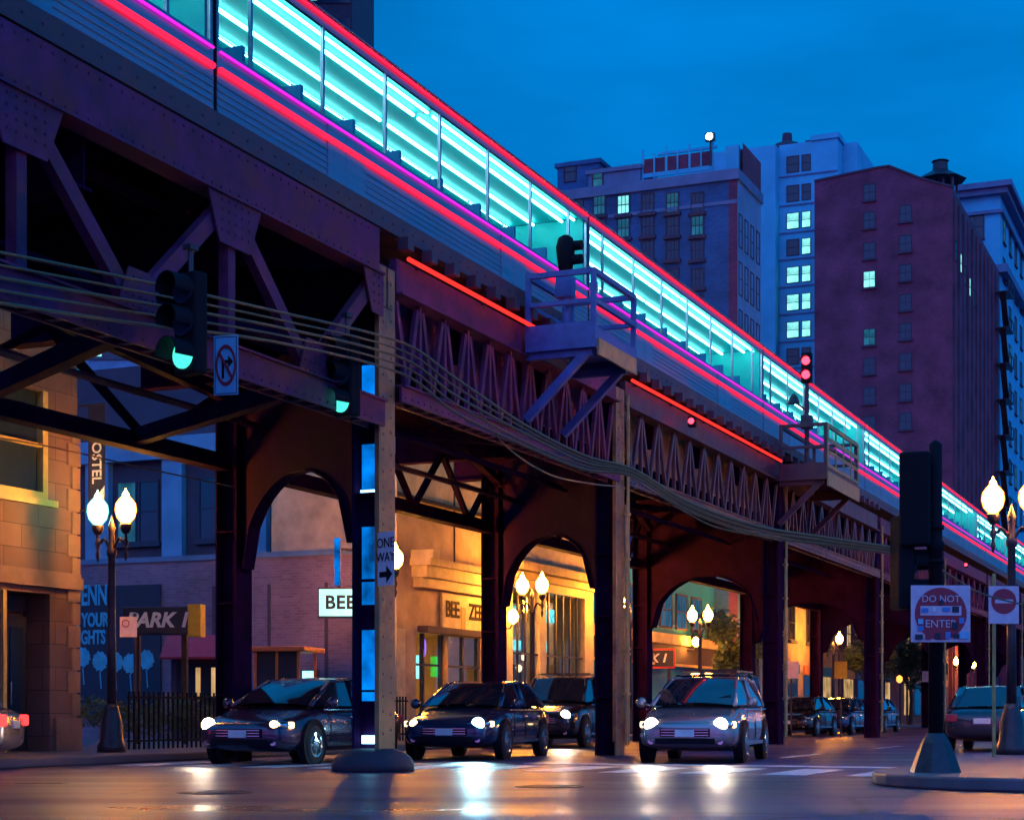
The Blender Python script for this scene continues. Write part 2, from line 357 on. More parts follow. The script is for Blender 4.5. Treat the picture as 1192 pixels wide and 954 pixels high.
def copy_tree(o, parent=None):
    c = o.copy(); col.objects.link(c)
    if parent: c.parent = parent
    for ch in list(o.children): copy_tree(ch, c)
    return c
def bevel(o, w=0.01, seg=2):
    md = o.modifiers.new('bevel', 'BEVEL'); md.width = w; md.segments = seg; md.limit_method = 'ANGLE'; return o
def text_mesh(body, size, mat, depth=0.006, shear=0.0, align='CENTER', bold=0.0, spacing=1.0):
    """Lettering standing in the local x-z plane, read from -y."""
    cu = bpy.data.curves.new('lettering', 'FONT'); cu.body = body; cu.size = size; cu.extrude = depth; cu.shear = shear
    cu.align_x = align; cu.align_y = 'CENTER'; cu.offset = bold; cu.space_character = spacing; cu.resolution_u = 3
    o = bpy.data.objects.new('lettering', cu); col.objects.link(o)
    dg = bpy.context.evaluated_depsgraph_get(); me = bpy.data.meshes.new_from_object(o.evaluated_get(dg))
    bpy.data.objects.remove(o); bpy.data.curves.remove(cu)
    me.transform(Matrix.Rotation(R(90), 4, 'X')); me.materials.clear(); me.materials.append(M[mat]); me.name = 'lettering'
    return me
def catmull(pts, n=8):
    pts = [Vector(p) for p in pts]; P = [pts[0]*2-pts[1]] + pts + [pts[-1]*2-pts[-2]]; out = []
    for i in range(1, len(P)-2):
        for k in range(n):
            t = k/n; a, b, c, d = P[i-1:i+3]
            out.append(0.5*((2*b) + (c-a)*t + (2*a-5*b+4*c-d)*t*t + (3*b-a-3*c+d)*t**3))
    out.append(pts[-1]); return out
def disc(cx, cz, r, y0, y1, n=20, sx=1.0):
    mb = MB(); mb.prism([(cx+math.cos(2*math.pi*k/n)*r*sx, cz+math.sin(2*math.pi*k/n)*r) for k in range(n)], lambda a, b, d: (a, d, b), y0, y1); return mb

# ------------------------------------------------------------------ ground, kerbs, markings
g = MB(); g.box(-420, 420, -120, 620, -0.4, 0.0)
tag(g.build('road', 'asphalt'), kind='structure')
def slab(name, uvs, z1, mat, z0=0.0):
    mb = MB(); mb.prism(uvs, lambda a, b, d: W(a, b, d), z0, z1)
    o = mb.build(name, mat); tag(o, kind='structure'); bevel(o, 0.03, 2); return o
def corner(u0, u1, v0, v1, r, which):
    pts = []
    for k in range(9):
        a = math.pi/2 * k/8
        if which == 'near': pts.append((u0 + r - r*math.cos(a), v1 - r + r*math.sin(a)))
        else: pts.append((u0 + r - r*math.sin(a), v0 + r - r*math.cos(a)))
    return pts + ([(u1, v1), (u1, v0), (u0, v0)] if which == 'near' else [(u0, v1), (u1, v1), (u1, v0)])
slab('sidewalk', corner(19.0, 260, -9, 4.15, 2.0, 'near'), 0.15, 'sidewalk')
slab('sidewalk', corner(19.6, 260, 17.3, 30, 1.6, 'far'), 0.15, 'sidewalk')
def mark(name, quads):
    mb = MB()
    for q in quads: mb.prism(q, lambda a, b, d: W(a, b, d), 0.003, 0.007)
    tag(mb.build(name, 'road_paint'), kind='structure')
mark('crosswalk_marking', [[(22.9, v), (25.4, v), (25.4, v+0.62), (22.9, v+0.62)] for v in [4.3+1.18*k for k in range(11)]])
mark('stop_line_marking', [[(26.4, 4.2), (26.95, 4.2), (26.95, 11.1), (26.4, 11.1)]])
mark('lane_marking', [[(u0, 8.0), (u0+3.0, 8.0), (u0+3.0, 8.12), (u0, 8.12)] for u0 in range(32, 150, 9)])
# ------------------------------------------------------------------ the elevated railway structure (one steel thing, its members are parts)
NEAR = [2.0, 22.2, 32.3, 45.2, 58.5, 71.8, 85.0, 98.3, 111.6, 125.0]
FAR = [5.5, 25.9, 37.3, 48.2, 59.9, 70.6, 84.0, 97.3, 110.6, 124.0]
VN, VF = 11.68, 16.4
via = thing('elevated_railway', 'dark riveted steel elevated railway on columns striding over the street', 'viaduct', (0,0,0), ALPHA)
VIA_END = 150
def rivets(mb, pts, axis, r=0.022, h=0.014):
    ax = Vector(axis)
    rot = ax.to_track_quat('Z', 'Y').to_matrix()
    for p in pts:
        p = Vector(p)
        vs = [p + rot @ Vector((r*math.cos(a*math.pi/3), r*math.sin(a*math.pi/3), 0)) for a in range(6)]
        vs += [p + rot @ Vector((r*.55*math.cos(a*math.pi/3), r*.55*math.sin(a*math.pi/3), h)) for a in range(6)]
        mb.add(vs, [(k, (k+1) % 6, 6+(k+1) % 6, 6+k) for k in range(6)] + [tuple(range(6, 12))])
def column(u, v, ztop, fine, base=False):
    w, d = 0.50, 0.46
    mb = MB()
    mb.box(u-0.012, u+0.012, v-d/2+0.03, v+d/2-0.03, 0.0, ztop)            # web
    mb.box(u-w/2+.04, u+w/2-.04, v+d/2-0.03, v+d/2, 0.0, ztop)              # rear flange
    for z in (1.15, 2.75, 4.0):                                             # batten plates across the channel
        mb.box(u-0.2, u+0.2, v-d/2+0.03, v+d/2-0.03, z, z+0.03)
    c = mb.build('column', 'steel_dark', via)
    fl = MB(); fl.box(u-w/2, u+w/2, v-d/2, v-d/2+0.03, 0.0, ztop)
    for sx in (-1, 1): fl.box(u+sx*(w/2-.03)-.03, u+sx*(w/2-.03)+.03, v-d/2+.03, v-d/2+.07, .28, ztop)
    if fine:
        zz = 0.55; k = 0
        while zz < ztop - .2:
            rivets(fl, [(u-0.12, v-d/2, zz + 0.05*(k % 2)), (u+0.12, v-d/2, zz + 0.05*((k+1) % 2))], (0, -1, 0), 0.028, 0.018)
            zz += 0.27; k += 1
    fl.build('flange', 'lamplit_steel' if fine else 'steel_dark', c)
    if not base: return c
    pl = MB()
    prof = [(0.60, 0.0), (0.60, 0.10), (0.56, 0.20), (0.44, 0.29), (0.30, 0.33)]
    pl.lathe(prof, 18, Matrix.Translation((u, v, 0.0)))
    pl.build('column_base', 'concrete', c, True)
    return c
cols_near = []
for i, (u, uf) in enumerate(zip(NEAR, FAR)):
    cols_near.append(column(u, VN, 7.3, i in (1, 2), i == 1))
    column(uf, VF, 6.6, False)
# blue light on the column web at the crossing, put in as glowing plates
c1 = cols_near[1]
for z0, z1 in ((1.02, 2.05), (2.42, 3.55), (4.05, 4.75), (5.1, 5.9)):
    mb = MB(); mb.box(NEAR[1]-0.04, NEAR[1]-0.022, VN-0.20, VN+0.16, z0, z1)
    mb.build('web_glow', 'blue_glow', c1)
mb = MB(); mb.box(NEAR[1]-0.16, NEAR[1]-0.03, VN-0.15, VN+0.12, 4.03, 4.07); mb.build('spot_lamp', 'blue_spot', c1)
mb = MB(); mb.box(NEAR[1]-0.10, NEAR[1]-0.022, VN-0.17, VN+0.13, 0.40, 0.52); mb.build('spot_lamp', 'blue_spot', c1)
# conduits running up the street side of the columns
for i in range(2, 8):
    mb = MB(); u = NEAR[i]
    for du in (0.17, 0.27):
        mb.tube([(u+du, VN-0.30, 0.2), (u+du, VN-0.30, 5.0 if du < .2 else 7.2)], 0.035, 6)
    for z in (1.2, 2.0, 2.1, 2.9, 3.0, 3.9, 4.8): mb.box(u+0.12, u+0.32, VN-0.345, VN-0.23, z, z+0.05)
    mb.build('conduit', 'cage_ochre', cols_near[i])
# arched cross girders
for i, (u, uf) in enumerate(zip(NEAR, FAR)):
    a = Vector((u, VN+0.24, 0)); b = Vector((uf, VF-0.24, 0)); L = (b-a).length; d = (b-a)/L; nrm = Vector((-d.y, d.x, 0))
    poly = [(0, 3.3), (0, 6.7), (L, 6.7), (L, 3.3)]
    for k in range(0, 15):
        t = 1 - k/14; x = 0.18 + t*(L-0.36)
        poly.append((x, 3.35 + 1.35*math.sqrt(max(0, 1-(2*t-1)**2))))
    mb = MB(); mb.prism(poly, lambda p, q, s: a + d*p + nrm*s + Vector((0,0,q)), -0.05, 0.05)
    # rim angle along the arch
    rim = [a + d*(0.18 + (k/14)*(L-0.36)) + Vector((0,0,3.35 + 1.35*math.sqrt(max(0, 1-(2*k/14-1)**2)))) for k in range(15)]
    g0 = mb.build('cross_girder', 'steel_dark', via)
    rm = MB()
    for p, q in zip(rim[:-1], rim[1:]): rm.bar(p, q, 0.22, 0.03, nrm.cross((q-p).normalized()))
    rm.build('arch_flange', 'steel_dark', g0)
# cap girders right across the bents, carrying the deck
for i, (u, uf) in enumerate(zip(NEAR, FAR)):
    mb = MB(); mb.box(u-0.03, u+0.03, 11.45, 18.2, 6.72, 7.3); mb.box(u-0.17, u+0.17, 11.45, 18.2, 7.30, 7.33); mb.box(u-0.17, u+0.17, 11.45, 18.2, 6.70, 6.72)
    mb.build('cap_girder', 'steel_dark', via)
# stringers under the track
for v in (12.75, 14.0, 15.25, 16.6, 17.7):
    mb = MB(); mb.box(-12, VIA_END, v-0.02, v+0.02, 7.34, 7.84); mb.box(-12, VIA_END, v-0.14, v+0.14, 7.30, 7.34)
    mb.build('stringer', 'steel_dark', via)
# low struts between bents, far truss chord, bracing
for i in range(len(NEAR)-1):
    mb = MB()
    for v, z in ((VF, 5.2),):
        mb.bar((FAR[i]+.3, v, z), (FAR[i+1]-.3, v, z), 0.3, 0.26)
        n_ = 4
        for k in range(n_):
            x0 = FAR[i] + (FAR[i+1]-FAR[i])*(k/n_); x1 = FAR[i] + (FAR[i+1]-FAR[i])*((k+.5)/n_); x2 = FAR[i] + (FAR[i+1]-FAR[i])*((k+1)/n_)
            mb.bar((x0, v, 6.6), (x1, v, 5.25), 0.12, 0.1); mb.bar((x1, v, 5.25), (x2, v, 6.6), 0.12, 0.1)
    mb.bar((NEAR[i]+.3, VN+.3, 6.2), (FAR[i+1]-.3, VF-.3, 6.2), 0.16, 0.12); mb.bar((FAR[i]+.3, VF-.3, 6.05), (NEAR[i+1]-.3, VN+.3, 6.05), 0.16, 0.12)
    mb.build('bracing', 'steel_dark', via)
# floor beams between the bents and lower laterals of the crossing span
for i in range(len(NEAR)-1):
    n_ = max(2, round((NEAR[i+1]-NEAR[i])/3.3))
    for k in range(1, n_):
        f = k/n_; x0 = NEAR[i] + (NEAR[i+1]-NEAR[i])*f
        mb = MB(); mb.box(x0-.02, x0+.02, 11.7, 18.1, 6.62, 7.28); mb.box(x0-.14, x0+.14, 11.7, 18.1, 6.58, 6.62); mb.build('floor_beam', 'steel_dark', via)
for x0 in (4.3, 8.3, 12.2, 16.1, 19.9):
    mb = MB(); mb.bar((x0, 11.72, 5.15), (x0+3.0, 16.3, 5.25), .2, .24); mb.build('lateral', 'steel_dark', via)
for v, z, r in ((12.6, 6.0, .05), (13.1, 5.5, .035), (13.3, 5.62, .025), (15.4, 5.7, .06)):
    mb = MB(); mb.tube([(-5, v, z), (110, v, z)], r, 8); mb.build('pipe', 'steel_dark' if v < 15 else 'steel_pale', via)
# deck: planks, ties, rails, walkway edge
mb = MB(); mb.box(-12, VIA_END, 11.6, 18.3, 7.86, 7.93); mb.build('deck', 'deck_wood', via)
ties = MB(); x = -11.8
rr = random.Random(3)
while x < VIA_END:
    ties.box(x, x+0.2, 11.55 + rr.uniform(-.03, .03), 18.2, 7.935, 8.06); x += 0.52
tag(ties.build('cross_ties', 'deck_wood', via), kind='stuff')
for v in (13.63, 15.07):
    mb = MB(); mb.box(-12, VIA_END, v-0.035, v+0.035, 8.062, 8.2); mb.build('rail', 'chrome', via)
mb = MB(); mb.box(-12, VIA_END, 11.42, 11.54, 7.82, 8.10); rivets(mb, [(x*0.33-11, 11.42, 7.96) for x in range(0, 300)], (0, -1, 0), 0.02, 0.015); mb.build('edge_beam', 'steel_pale', via)
# the girder below the walkway edge: deep riveted truss over the crossing, lattice girder beyond it
def truss(u0, u1, npan, zt0, zt1, zb0, zb1, v, name, mat, gus, bw=1.0):
    mb = MB(); root = mb.box(u0, u1, v-0.06, v+0.06, zt0, zt1).box(u0, u1, v-0.16, v+0.16, zt0-.03, zt0).build(name, mat, via)
    if gus:
        rv = MB(); rivets(rv, [(u0 + .1 + j*.2, v-.06, z) for j in range(int((u1-u0-.2)/.2)) for z in (zt0+.08, zt1-.08)], (0,-1,0), .022, .016); rv.add(root.data.vertices and [tuple(w_.co) for w_ in root.data.vertices], [tuple(p_.vertices) for p_ in root.data.polygons])
        me_ = rv.mesh('truss_girder', mat); root.data = me_
    bc = MB(); bc.box(u0, u1, v-0.15, v-0.11, zb0, zb1); bc.box(u0, u1, v+0.11, v+0.15, zb0, zb1); bc.box(u0, u1, v-0.20, v+0.20, zb1, zb1+0.03)
    k = u0 + .2
    while k < u1 - .2: bc.box(k, k+.10, v-.11, v+.11, zb0+.02, zb0+.05); k += .42
    rivets(bc, [(u0 + .12 + j*.21, v-.15, zb0+.07) for j in range(int((u1-u0-.2)/.21))], (0,-1,0), 0.022, .016)
    bc.build('bottom_chord', mat, root)
    P = (u1-u0)/npan
    dg = MB()
    for i in range(npan+1):
        xt = u0 + i*P
        if 0 < i < npan:
            dg.bar((xt, v, zt0), (xt, v, zb1), 0.14*bw, 0.16*bw)
        if i < npan:
            xm = xt + P/2
            dg.bar((xt+.1, v+.01, zt0-.1), (xm, v+.01, zb1+.1), 0.13*bw, 0.2*bw); dg.bar((xm, v-.01, zb1+.1), (xt+P-.1, v-.01, zt0-.1), 0.13*bw, 0.2*bw)
            if gus:
                gs = MB(); gs.prism([(xm-.42, zb1-.02), (xm+.42, zb1-.02), (xm+.2, zb1+.5), (xm-.2, zb1+.5)], lambda a, b, d: (a, d, b), v-.115, v-.095)
                rivets(gs, [(xm+dx, v-.115, zb1+.08+dz) for dx in (-.25,-.12,0,.12,.25) for dz in (0,.12)] + [(xm+dx, v-.115, zb1+.4) for dx in (-.12,0,.12)], (0,-1,0), .022, .016)
                gs.build('gusset', mat, root)
        if gus:
            xa, xb = max(xt-.62, u0), min(xt+.62, u1)
            gs = MB(); gs.prism([(xa, zt0+.02), (xb, zt0+.02), (min(xt+.34, u1), zt0-.62), (max(xt-.34, u0), zt0-.62)], lambda a, b, d: (a, d, b), v-.125, v-.10)
            rivets(gs, [(xt+dx, v-.125, zt0-.1-dz) for dx in (-.3,-.15,0,.15,.3) for dz in (0,.12,.24,.36) if u0 < xt+dx < u1], (0,-1,0), .022, .016)
            gs.build('gusset', mat, root)
    dg.build('diagonal', mat, root)
    return root
VT = 11.5
truss(2.3, 21.95, 5, 7.15, 7.8, 4.95, 5.30, VT, 'truss_girder', 'steel', True)
for i in range(1, len(NEAR)-1):
    a, b = NEAR[i]+.28, NEAR[i+1]-.28
    truss(a, b, 11 if i < 5 else 7, 7.0, 7.5, 5.4, 5.62, VT, 'lattice_girder', 'steel_pale' if i in (2,3) else 'steel', False, .5)
# plate girder web panels (one coloured as lamp-lit) with stiffeners behind the lattice
    mb = MB(); mb.box(a, b, VT+.55, VT+.58, 6.2, 7.3)
    k = a + .5
    while k < b: mb.box(k, k+.06, VT+.47, VT+.55, 6.2, 7.3); k += 1.1
    mb.build('web_plate', 'steel' if i != 2 else 'lamplit_steel', via)
    if i < 4:
        k = a
        while k < b - .3: MB().box(k, k+.2, 11.25, 11.42, 7.62, 7.80).build('tie_end', 'steel_pale', via); k += .8
# red light line on the girder, built as an added glowing strip
for a, b in ((22.6, 29.9), (32.6, 44.6)):
    mb = MB(); mb.tube([(a, 11.30, 7.50), (b, 11.30, 7.50)], 0.035, 6); mb.build('light_line', 'glow_orange_red', via)
    k = a + .5
    while k < b: MB().box(k, k+.05, 11.33, 11.44, 7.47, 7.53).build('strip_bracket', 'dark_metal', via); k += 2.4

# ------------------------------------------------------------------ the train, at rest: lit cars with ceiling tubes and glowing strips for its light streaks
V0, V1, Z0, ZW0, ZW1, ZR = 13.0, 15.7, 9.0, 10.02, 11.36, 11.68
CL = 14.5
def make_car():
    t = thing('train_car', 'x', 'train car', W(0, 0, 0), ALPHA, 'cars of the elevated train')
    b = MB()
    for y0, y1 in ((V0, V0+.06), (V1-.06, V1)):
        b.box(0.02, CL-.02, y0, y1, Z0, ZW0); b.box(0.02, CL-.02, y0, y1, ZW1, ZR-.08)
    for x in (0.02, CL-.10): b.box(x, x+.08, V0+.06, V1-.06, Z0, ZR-.08)
    b.box(.02, CL-.02, V0+.06, V1-.06, Z0, Z0+.06)
    for k in range(5): b.box(.03, CL-.03, V0-.014, V0, 9.10+k*.10, 9.13+k*.10)
    pil = b
    xs = [0.02] + [0.9 + k*2.08 for k in range(7)] + [CL-.09]
    for x in xs:
        for y0, y1 in ((V0+.005, V0+.055), (V1-.055, V1-.005)): pil.box(x, x+.06, y0, y1, ZW0, ZW1)
    body = b.build('body', 'stainless', t)
    rf = MB(); n = 10; ring0 = []; ring1 = []
    for k in range(n+1):
        a = math.pi*k/n; y = (V0+V1)/2 - math.cos(a)*(V1-V0+.06)/2; z = ZR-.10 + math.sin(a)*.22
        ring0.append((0.03, y, z)); ring1.append((CL-.03, y, z))
    ring0 += [(0.03, V1, ZR-.14), (0.03, V0, ZR-.14)]; ring1 += [(CL-.03, V1, ZR-.14), (CL-.03, V0, ZR-.14)]
    rf.loft([ring0, ring1]); rf.build('roof', 'roof_metal', t)
    hv = MB(); hv.box(3, 5.4, 13.7, 15.0, ZR+.08, ZR+.3); hv.box(9, 11.4, 13.7, 15.0, ZR+.08, ZR+.3); bevel(hv.build('roof_vent', 'roof_metal', t), .04)
    ce = MB(); ce.box(.14, CL-.14, V0+.07, V1-.07, 11.44, 11.48); ce.box(.11, .13, V0+.07, V1-.07, 9.31, 11.43); ce.box(CL-.13, CL-.11, V0+.07, V1-.07, 9.31, 11.43); ce.build('lining', 'teal_lining', t)
    fr = MB(); fr.box(.14, CL-.14, V0+.07, V1-.07, 9.25, 9.3); fr.build('floor', 'dark_metal', t)
    for y in (13.22, 13.50, 14.16, 14.72):
        for h in (0, 1):
            mb = MB(); a = .13 + h*(CL/2-.1); mb.tube([(a, y, 11.38), (a + CL/2 - .30, y, 11.38)], 0.032 if y > 13.3 else .026, 6); mb.build('ceiling_tube', 'tube_white', t)
    rail = MB(); rail.tube([(.3, 14.45, 11.2), (CL-.3, 14.45, 11.2)], .018, 6)
    for k in range(8): rail.tube([(1+k*1.75, 14.45, 11.2), (1+k*1.75, 14.45, 9.3)], .018, 6)
    rail.build('hand_rail', 'chrome', t)
    for k in range(8):
        s = MB(); x = .9 + k*1.65
        for y in (13.15, 14.95): s.box(x, x+.5, y, y+.6, 9.7, 9.78); s.box(x, x+.08, y, y+.6, 9.78, 10.35)
        s.build('seat', 'seat_blue', t)
    for a, bb in zip(xs[:-1], xs[1:]):
        for y in (V0+.026, V1-.034):
            w = MB(); w.box(a+.06, bb, y, y+.008, ZW0, ZW1); w.build('window_pane', 'train_glass', t)
    for x in (3.1, 9.8):
        d = MB(); d.box(x, x+1.2, V0-.018, V0-.002, 9.06, ZW0-.12); d.box(x+.59, x+.61, V0-.022, V0-.018, 9.06, ZW0-.12); d.build('door', 'stainless', t)
    for nm, z, r, mt, y in (('light_line', 9.68, .042, 'streak_red', V0-.03), ('thin_light_line', 9.93, .020, 'streak_magenta', V0-.03), ('roof_strip', 11.50, .022, 'streak_magenta', V0-.03)):  # glowing strips added in place of the train's coloured light streaks
        mb = MB(); mb.tube([(.06, y, z), (CL-.06, y, z)], r, 8); mb.build(nm, mt, t)
    for x in (2.3, CL-2.3):
        bg_ = MB(); bg_.box(x-1.1, x+1.1, 13.45, 13.55, 8.45, 8.75); bg_.box(x-1.1, x+1.1, 15.15, 15.25, 8.45, 8.75); bg_.box(x-.2, x+.2, 13.3, 15.4, 8.6, 9.0)
        bo = bg_.build('bogie', 'dark_metal', t)
        for dx in (-.75, .75):
            for y in (13.63, 15.07):
                w = MB(); mtx = Matrix.Translation((x+dx, y, 8.54)) @ Matrix.Rotation(R(90), 4, 'X')
                w.lathe([(.34, -.06), (.34, .03), (.38, .035), (.38, .06)], 14, mtx); w.build('wheel', 'dark_metal', bo)
    cp = MB(); cp.box(-.10, .05, 14.0, 14.7, 9.15, 11.3); cp.build('gangway', 'rubber', t)
    return t
car0 = make_car(); NCAR = 9; U0 = -9.0
ends = ['train car nearest the top left corner of the photo, cut off by the frame',
 'lit train car above the truss at the left, before the blue lit column',
 'lit train car passing directly above the blue lit column',
 'lit train car behind the near blue signal platform',
 'lit train car just right of the near blue signal platform',
 'lit train car left of the far red signal on its platform',
 'lit train car right behind the far red signal and its ochre platform',
 'distant lit train car between the far platform and the black traffic signal',
 'farthest train car, beyond the post with the black traffic signal']
for k in range(NCAR):
    c = car0 if k == 0 else copy_tree(car0)
    c.location = W(U0 + k*(CL+.05), 0, 0); c['label'] = ends[k]
    if k >= 2:
        for ch in c.children:
            if ch.name.startswith('roof_strip'):
                me = ch.data.copy(); me.materials.clear(); me.materials.append(M['streak_red']); ch.data = me
# the head car's end lamps are on the far end and out of sight

# ------------------------------------------------------------------ signal platforms hung from the viaduct
def cage(name, label, u0, u1, v0, v1, zf, ht, mat, mat2, mesh_side=False):
    t = thing(name, label, 'platform', W(0,0,0), ALPHA, 'signal platforms on the viaduct')
    fl = MB(); fl.box(u0, u1, v0, v1, zf-.05, zf); fl.box(u0, u1, v0, v0+.08, zf-.22, zf-.05); fl.box(u0, u1, v1-.08, v1, zf-.22, zf-.05); fl.box(u0, u0+.08, v0+.08, v1-.08, zf-.22, zf-.05); fl.box(u1-.08, u1, v0+.08, v1-.08, zf-.22, zf-.05)
    fl.build('platform_floor', mat, t)
    pw = .085
    for x in (u0, u1-pw):
        for y in (v0, v1-pw):
            mb = MB(); mb.box(x, x+pw, y, y+pw, zf, zf+ht); mb.build('post', mat, t)
    tr = MB()
    for z, h in ((zf+ht-.09, .09), (zf+ht*.48, .075)):
        for y in (v0-.004, v1-pw+.004): tr.box(u0+pw, u1-pw, y, y+pw, z, z+h)
        for x in (u0-.004, u1-pw+.004): tr.box(x, x+pw, v0+pw, v1-pw, z, z+h)
    tr.box(u0-.002, u0+.03, v0+pw, v1-pw, zf, zf+.22); tr.box(u0+pw, u1-pw, v0-.002, v0+.03, zf, zf+.14)
    tr.build('railing', mat, t)
    md = MB(); md.box(u0+.1, u0+.18, v0+(v1-v0)*.40, v0+(v1-v0)*.40+.07, zf+.22, zf+ht*.48); md.build('middle_post', mat, t)
    if mesh_side:
        sd = MB()
        for z in (zf+.1, zf+ht*.36, zf+ht*.62, zf+ht*.9): sd.box(u0, u1, v0-.03, v0-.006, z, z+.09)
        for k in range(5): x = u0 + (u1-u0-.1)*k/4; sd.box(x, x+.1, v0-.032, v0-.008, zf+.19, zf+ht*.9)
        sd.build('side_panel', mat2, t)
        sk = MB(); sk.box(u0, u1, v0-.05, v0-.01, zf-.4, zf-.02); sk.build('skirt', mat2, t)
    else:
        sk = MB(); sk.box(u0+.1, u1-.1, v0-.04, v0-.004, zf-.34, zf-.06); sk.build('skirt', mat2, t)
    for x in (u0+.15, u1-.25):
        br = MB(); br.bar((x, v0+.15, zf-.22), (x, 11.42, zf-1.35), .12, .14); br.box(x-.06, x+.06, v0+.1, 11.4, zf-.34, zf-.22); br.build('bracket', mat, t)
    return t
# near cage: its near front spans pixels 610..692, side to 740
zf1 = 7.25
un = u_of(651, 10.75)
near_cage = cage('signal_platform', 'blue painted steel cage platform hung on the viaduct, nearer of the two', un, un+2.15, 10.1, 11.38, zf1, 1.12, 'cage_blue', 'cage_ochre')
uf_ = u_of(934, 10.75)
far_cage = cage('signal_platform', 'smaller ochre lit cage platform under the red railway signal', uf_, uf_+3.9, 10.1, 11.38, 7.2, 1.27, 'steel_pale', 'cage_ochre', True)
def rail_signal(label, u, v, z, lit):
    t = thing('railway_signal', label, 'signal', W(u, v, z), BETA, 'railway signals on the platforms')
    top = 2.3 if lit else 1.25
    m_ = MB(); m_.tube([(0,0,0), (0,0,top)], .065, 8); m_.box(-.16, .16, -.16, .16, 0, .06); m_.build('mast', 'cage_blue' if not lit else 'steel_pale', t)
    zb = 1.2 if lit else .78
    bx = MB(); bx.box(-.15, .15, -.12, .12, zb, zb+.36); bevel(bx.build('junction_box', 'cage_blue' if not lit else 'dark_metal', t), .02)
    h = MB()
    if lit:
        h.box(-.14, .14, -.1, .1, 2.42, 3.22); bevel(h.build('signal_head', 'black', t), .03)
        for z2 in (2.63, 3.0):
            l_ = disc(0, z2, .11, -.125, -.102); l_.build('lens', 'red_lens', t)
            vs = [(math.cos(a), math.sin(a)) for a in [math.pi*(1.05*k/12) - .08 for k in range(13)]]
            vz = MB(); vz.loft([[(x*.135, y, z2+q*.135) for x, q in vs] + [(x*.125, y, z2+q*.125) for x, q in reversed(vs)] for y in (-.10, -.26)]); vz.build('visor', 'black', t)
        nk = MB(); nk.tube([(0,0,2.31), (0,0,2.42)], .05, 8); nk.build('neck', 'steel_pale', t); ng = MB(); ng.tube([(-.34, 0, 1.95), (-.02, 0, 1.7)], .03, 6); ng.build('bell_arm', 'steel_pale', t)
        an = MB(); an.lathe([(.17, 0), (.12, .16), (.03, .26)], 10, Matrix.Translation((-.36, 0, 1.9))); an.build('bell', 'dark_metal', t)
    else:
        h.lathe([(.05, 1.2), (.12, 1.26), (.15, 1.45), (.17, 1.66), (.13, 1.82), (.05, 1.87)], 12); h.build('signal_head', 'black', t, True)
        for z2 in (1.44, 1.68):
            v_ = MB(); v_.lathe([(.09, 0), (.085, .22)], 12, Matrix.Translation((.08, .02, z2)) @ Matrix.Rotation(R(90), 4, 'Y')); v_.build('visor', 'black', t)
    return t
rail_signal('dark unlit railway signal standing on the blue platform', un+.55, 10.85, zf1, False)
rail_signal('railway signal showing two red lights above the ochre platform', uf_+.5, 10.75, 7.2, True)
# small red lamp on the lattice girder
def small_lamp(label, p, mat):
    t = thing('signal_lamp', label, 'lamp', p, BETA)
    mb = MB(); mb.box(-.08, .08, 0, .16, -.12, .12); bevel(mb.build('housing', 'black', t), .02)
    disc(0, 0, .065, -.02, -.002).build('lens', mat, t)
small_lamp('small red lamp on the lattice girder between the two platforms', W(u_of(802,11.2), 11.15, .85+(829-490)/2000*Y_of(802,11.2)), 'red_lens')
small_lamp('small red lamp under the train at the far right, beside the signal post', W(u_of(1123,11.2), 11.15, .85+(829-657)/2000*Y_of(1123,11.2)), 'red_lens')
# ------------------------------------------------------------------ buildings
WCACHE = {}
def window(parent, w, h, loc, lit, rz=0.0, sill=True, bars=1):
    key = (round(w,2), round(h,2), lit, sill, bars)
    if key not in WCACHE:
        f = MB(); t_ = max(.05, w*.06)
        f.box(-w/2-t_, -w/2, -.06, 0, -h/2-t_, h/2+t_); f.box(w/2, w/2+t_, -.06, 0, -h/2-t_, h/2+t_)
        f.box(-w/2, w/2, -.06, 0, h/2, h/2+t_); f.box(-w/2, w/2, -.06, 0, -h/2-t_, -h/2)
        f.box(-w/2, w/2, -.045, 0, -t_*.4, t_*.4)
        for k in range(1, bars+1): x = -w/2 + w*k/(bars+1); f.box(x-t_*.25, x+t_*.25, -.04, 0, t_*.4, h/2); f.box(x-t_*.25, x+t_*.25, -.04, 0, -h/2, -t_*.4)
        if sill: f.box(-w/2-.15, w/2+.15, -.16, 0, -h/2-t_-.14, -h/2-t_)
        p = MB(); p.box(-w/2, w/2, -.022, -.012, -h/2, h/2)
        bl = None
        WCACHE[key] = (f.mesh('window', 'dark_wall' if lit != 'trim' else 'trim_yellow'), p.mesh('pane', {'off': 'window_dark', 'on': 'win_lit', 'dim': 'win_dim', 'warm': 'win_warm'}[lit]))
    a, b = WCACHE[key]
    o = link('window', a, parent, loc, rz); link('pane', b, o); return o
def shell(t, x0, x1, y0, y1, z1, mat, name='wall', z0=0.0):
    mb = MB(); mb.box(x0, x1, y0, y1, z0, z1); return mb.build(name, mat, t)
def px_x(px, u, o):
    """Local x (towards the street) on a plane u = const for a building in the BETA frame whose origin has v = o."""
    k = (px - 596) / F_PX; Y = u / (S_ * k + C_); v = (S_ - C_ * k) * Y
    return o - v
def z_at(py, Y): return CAM_H + (HORIZON - py) / F_PX * Y

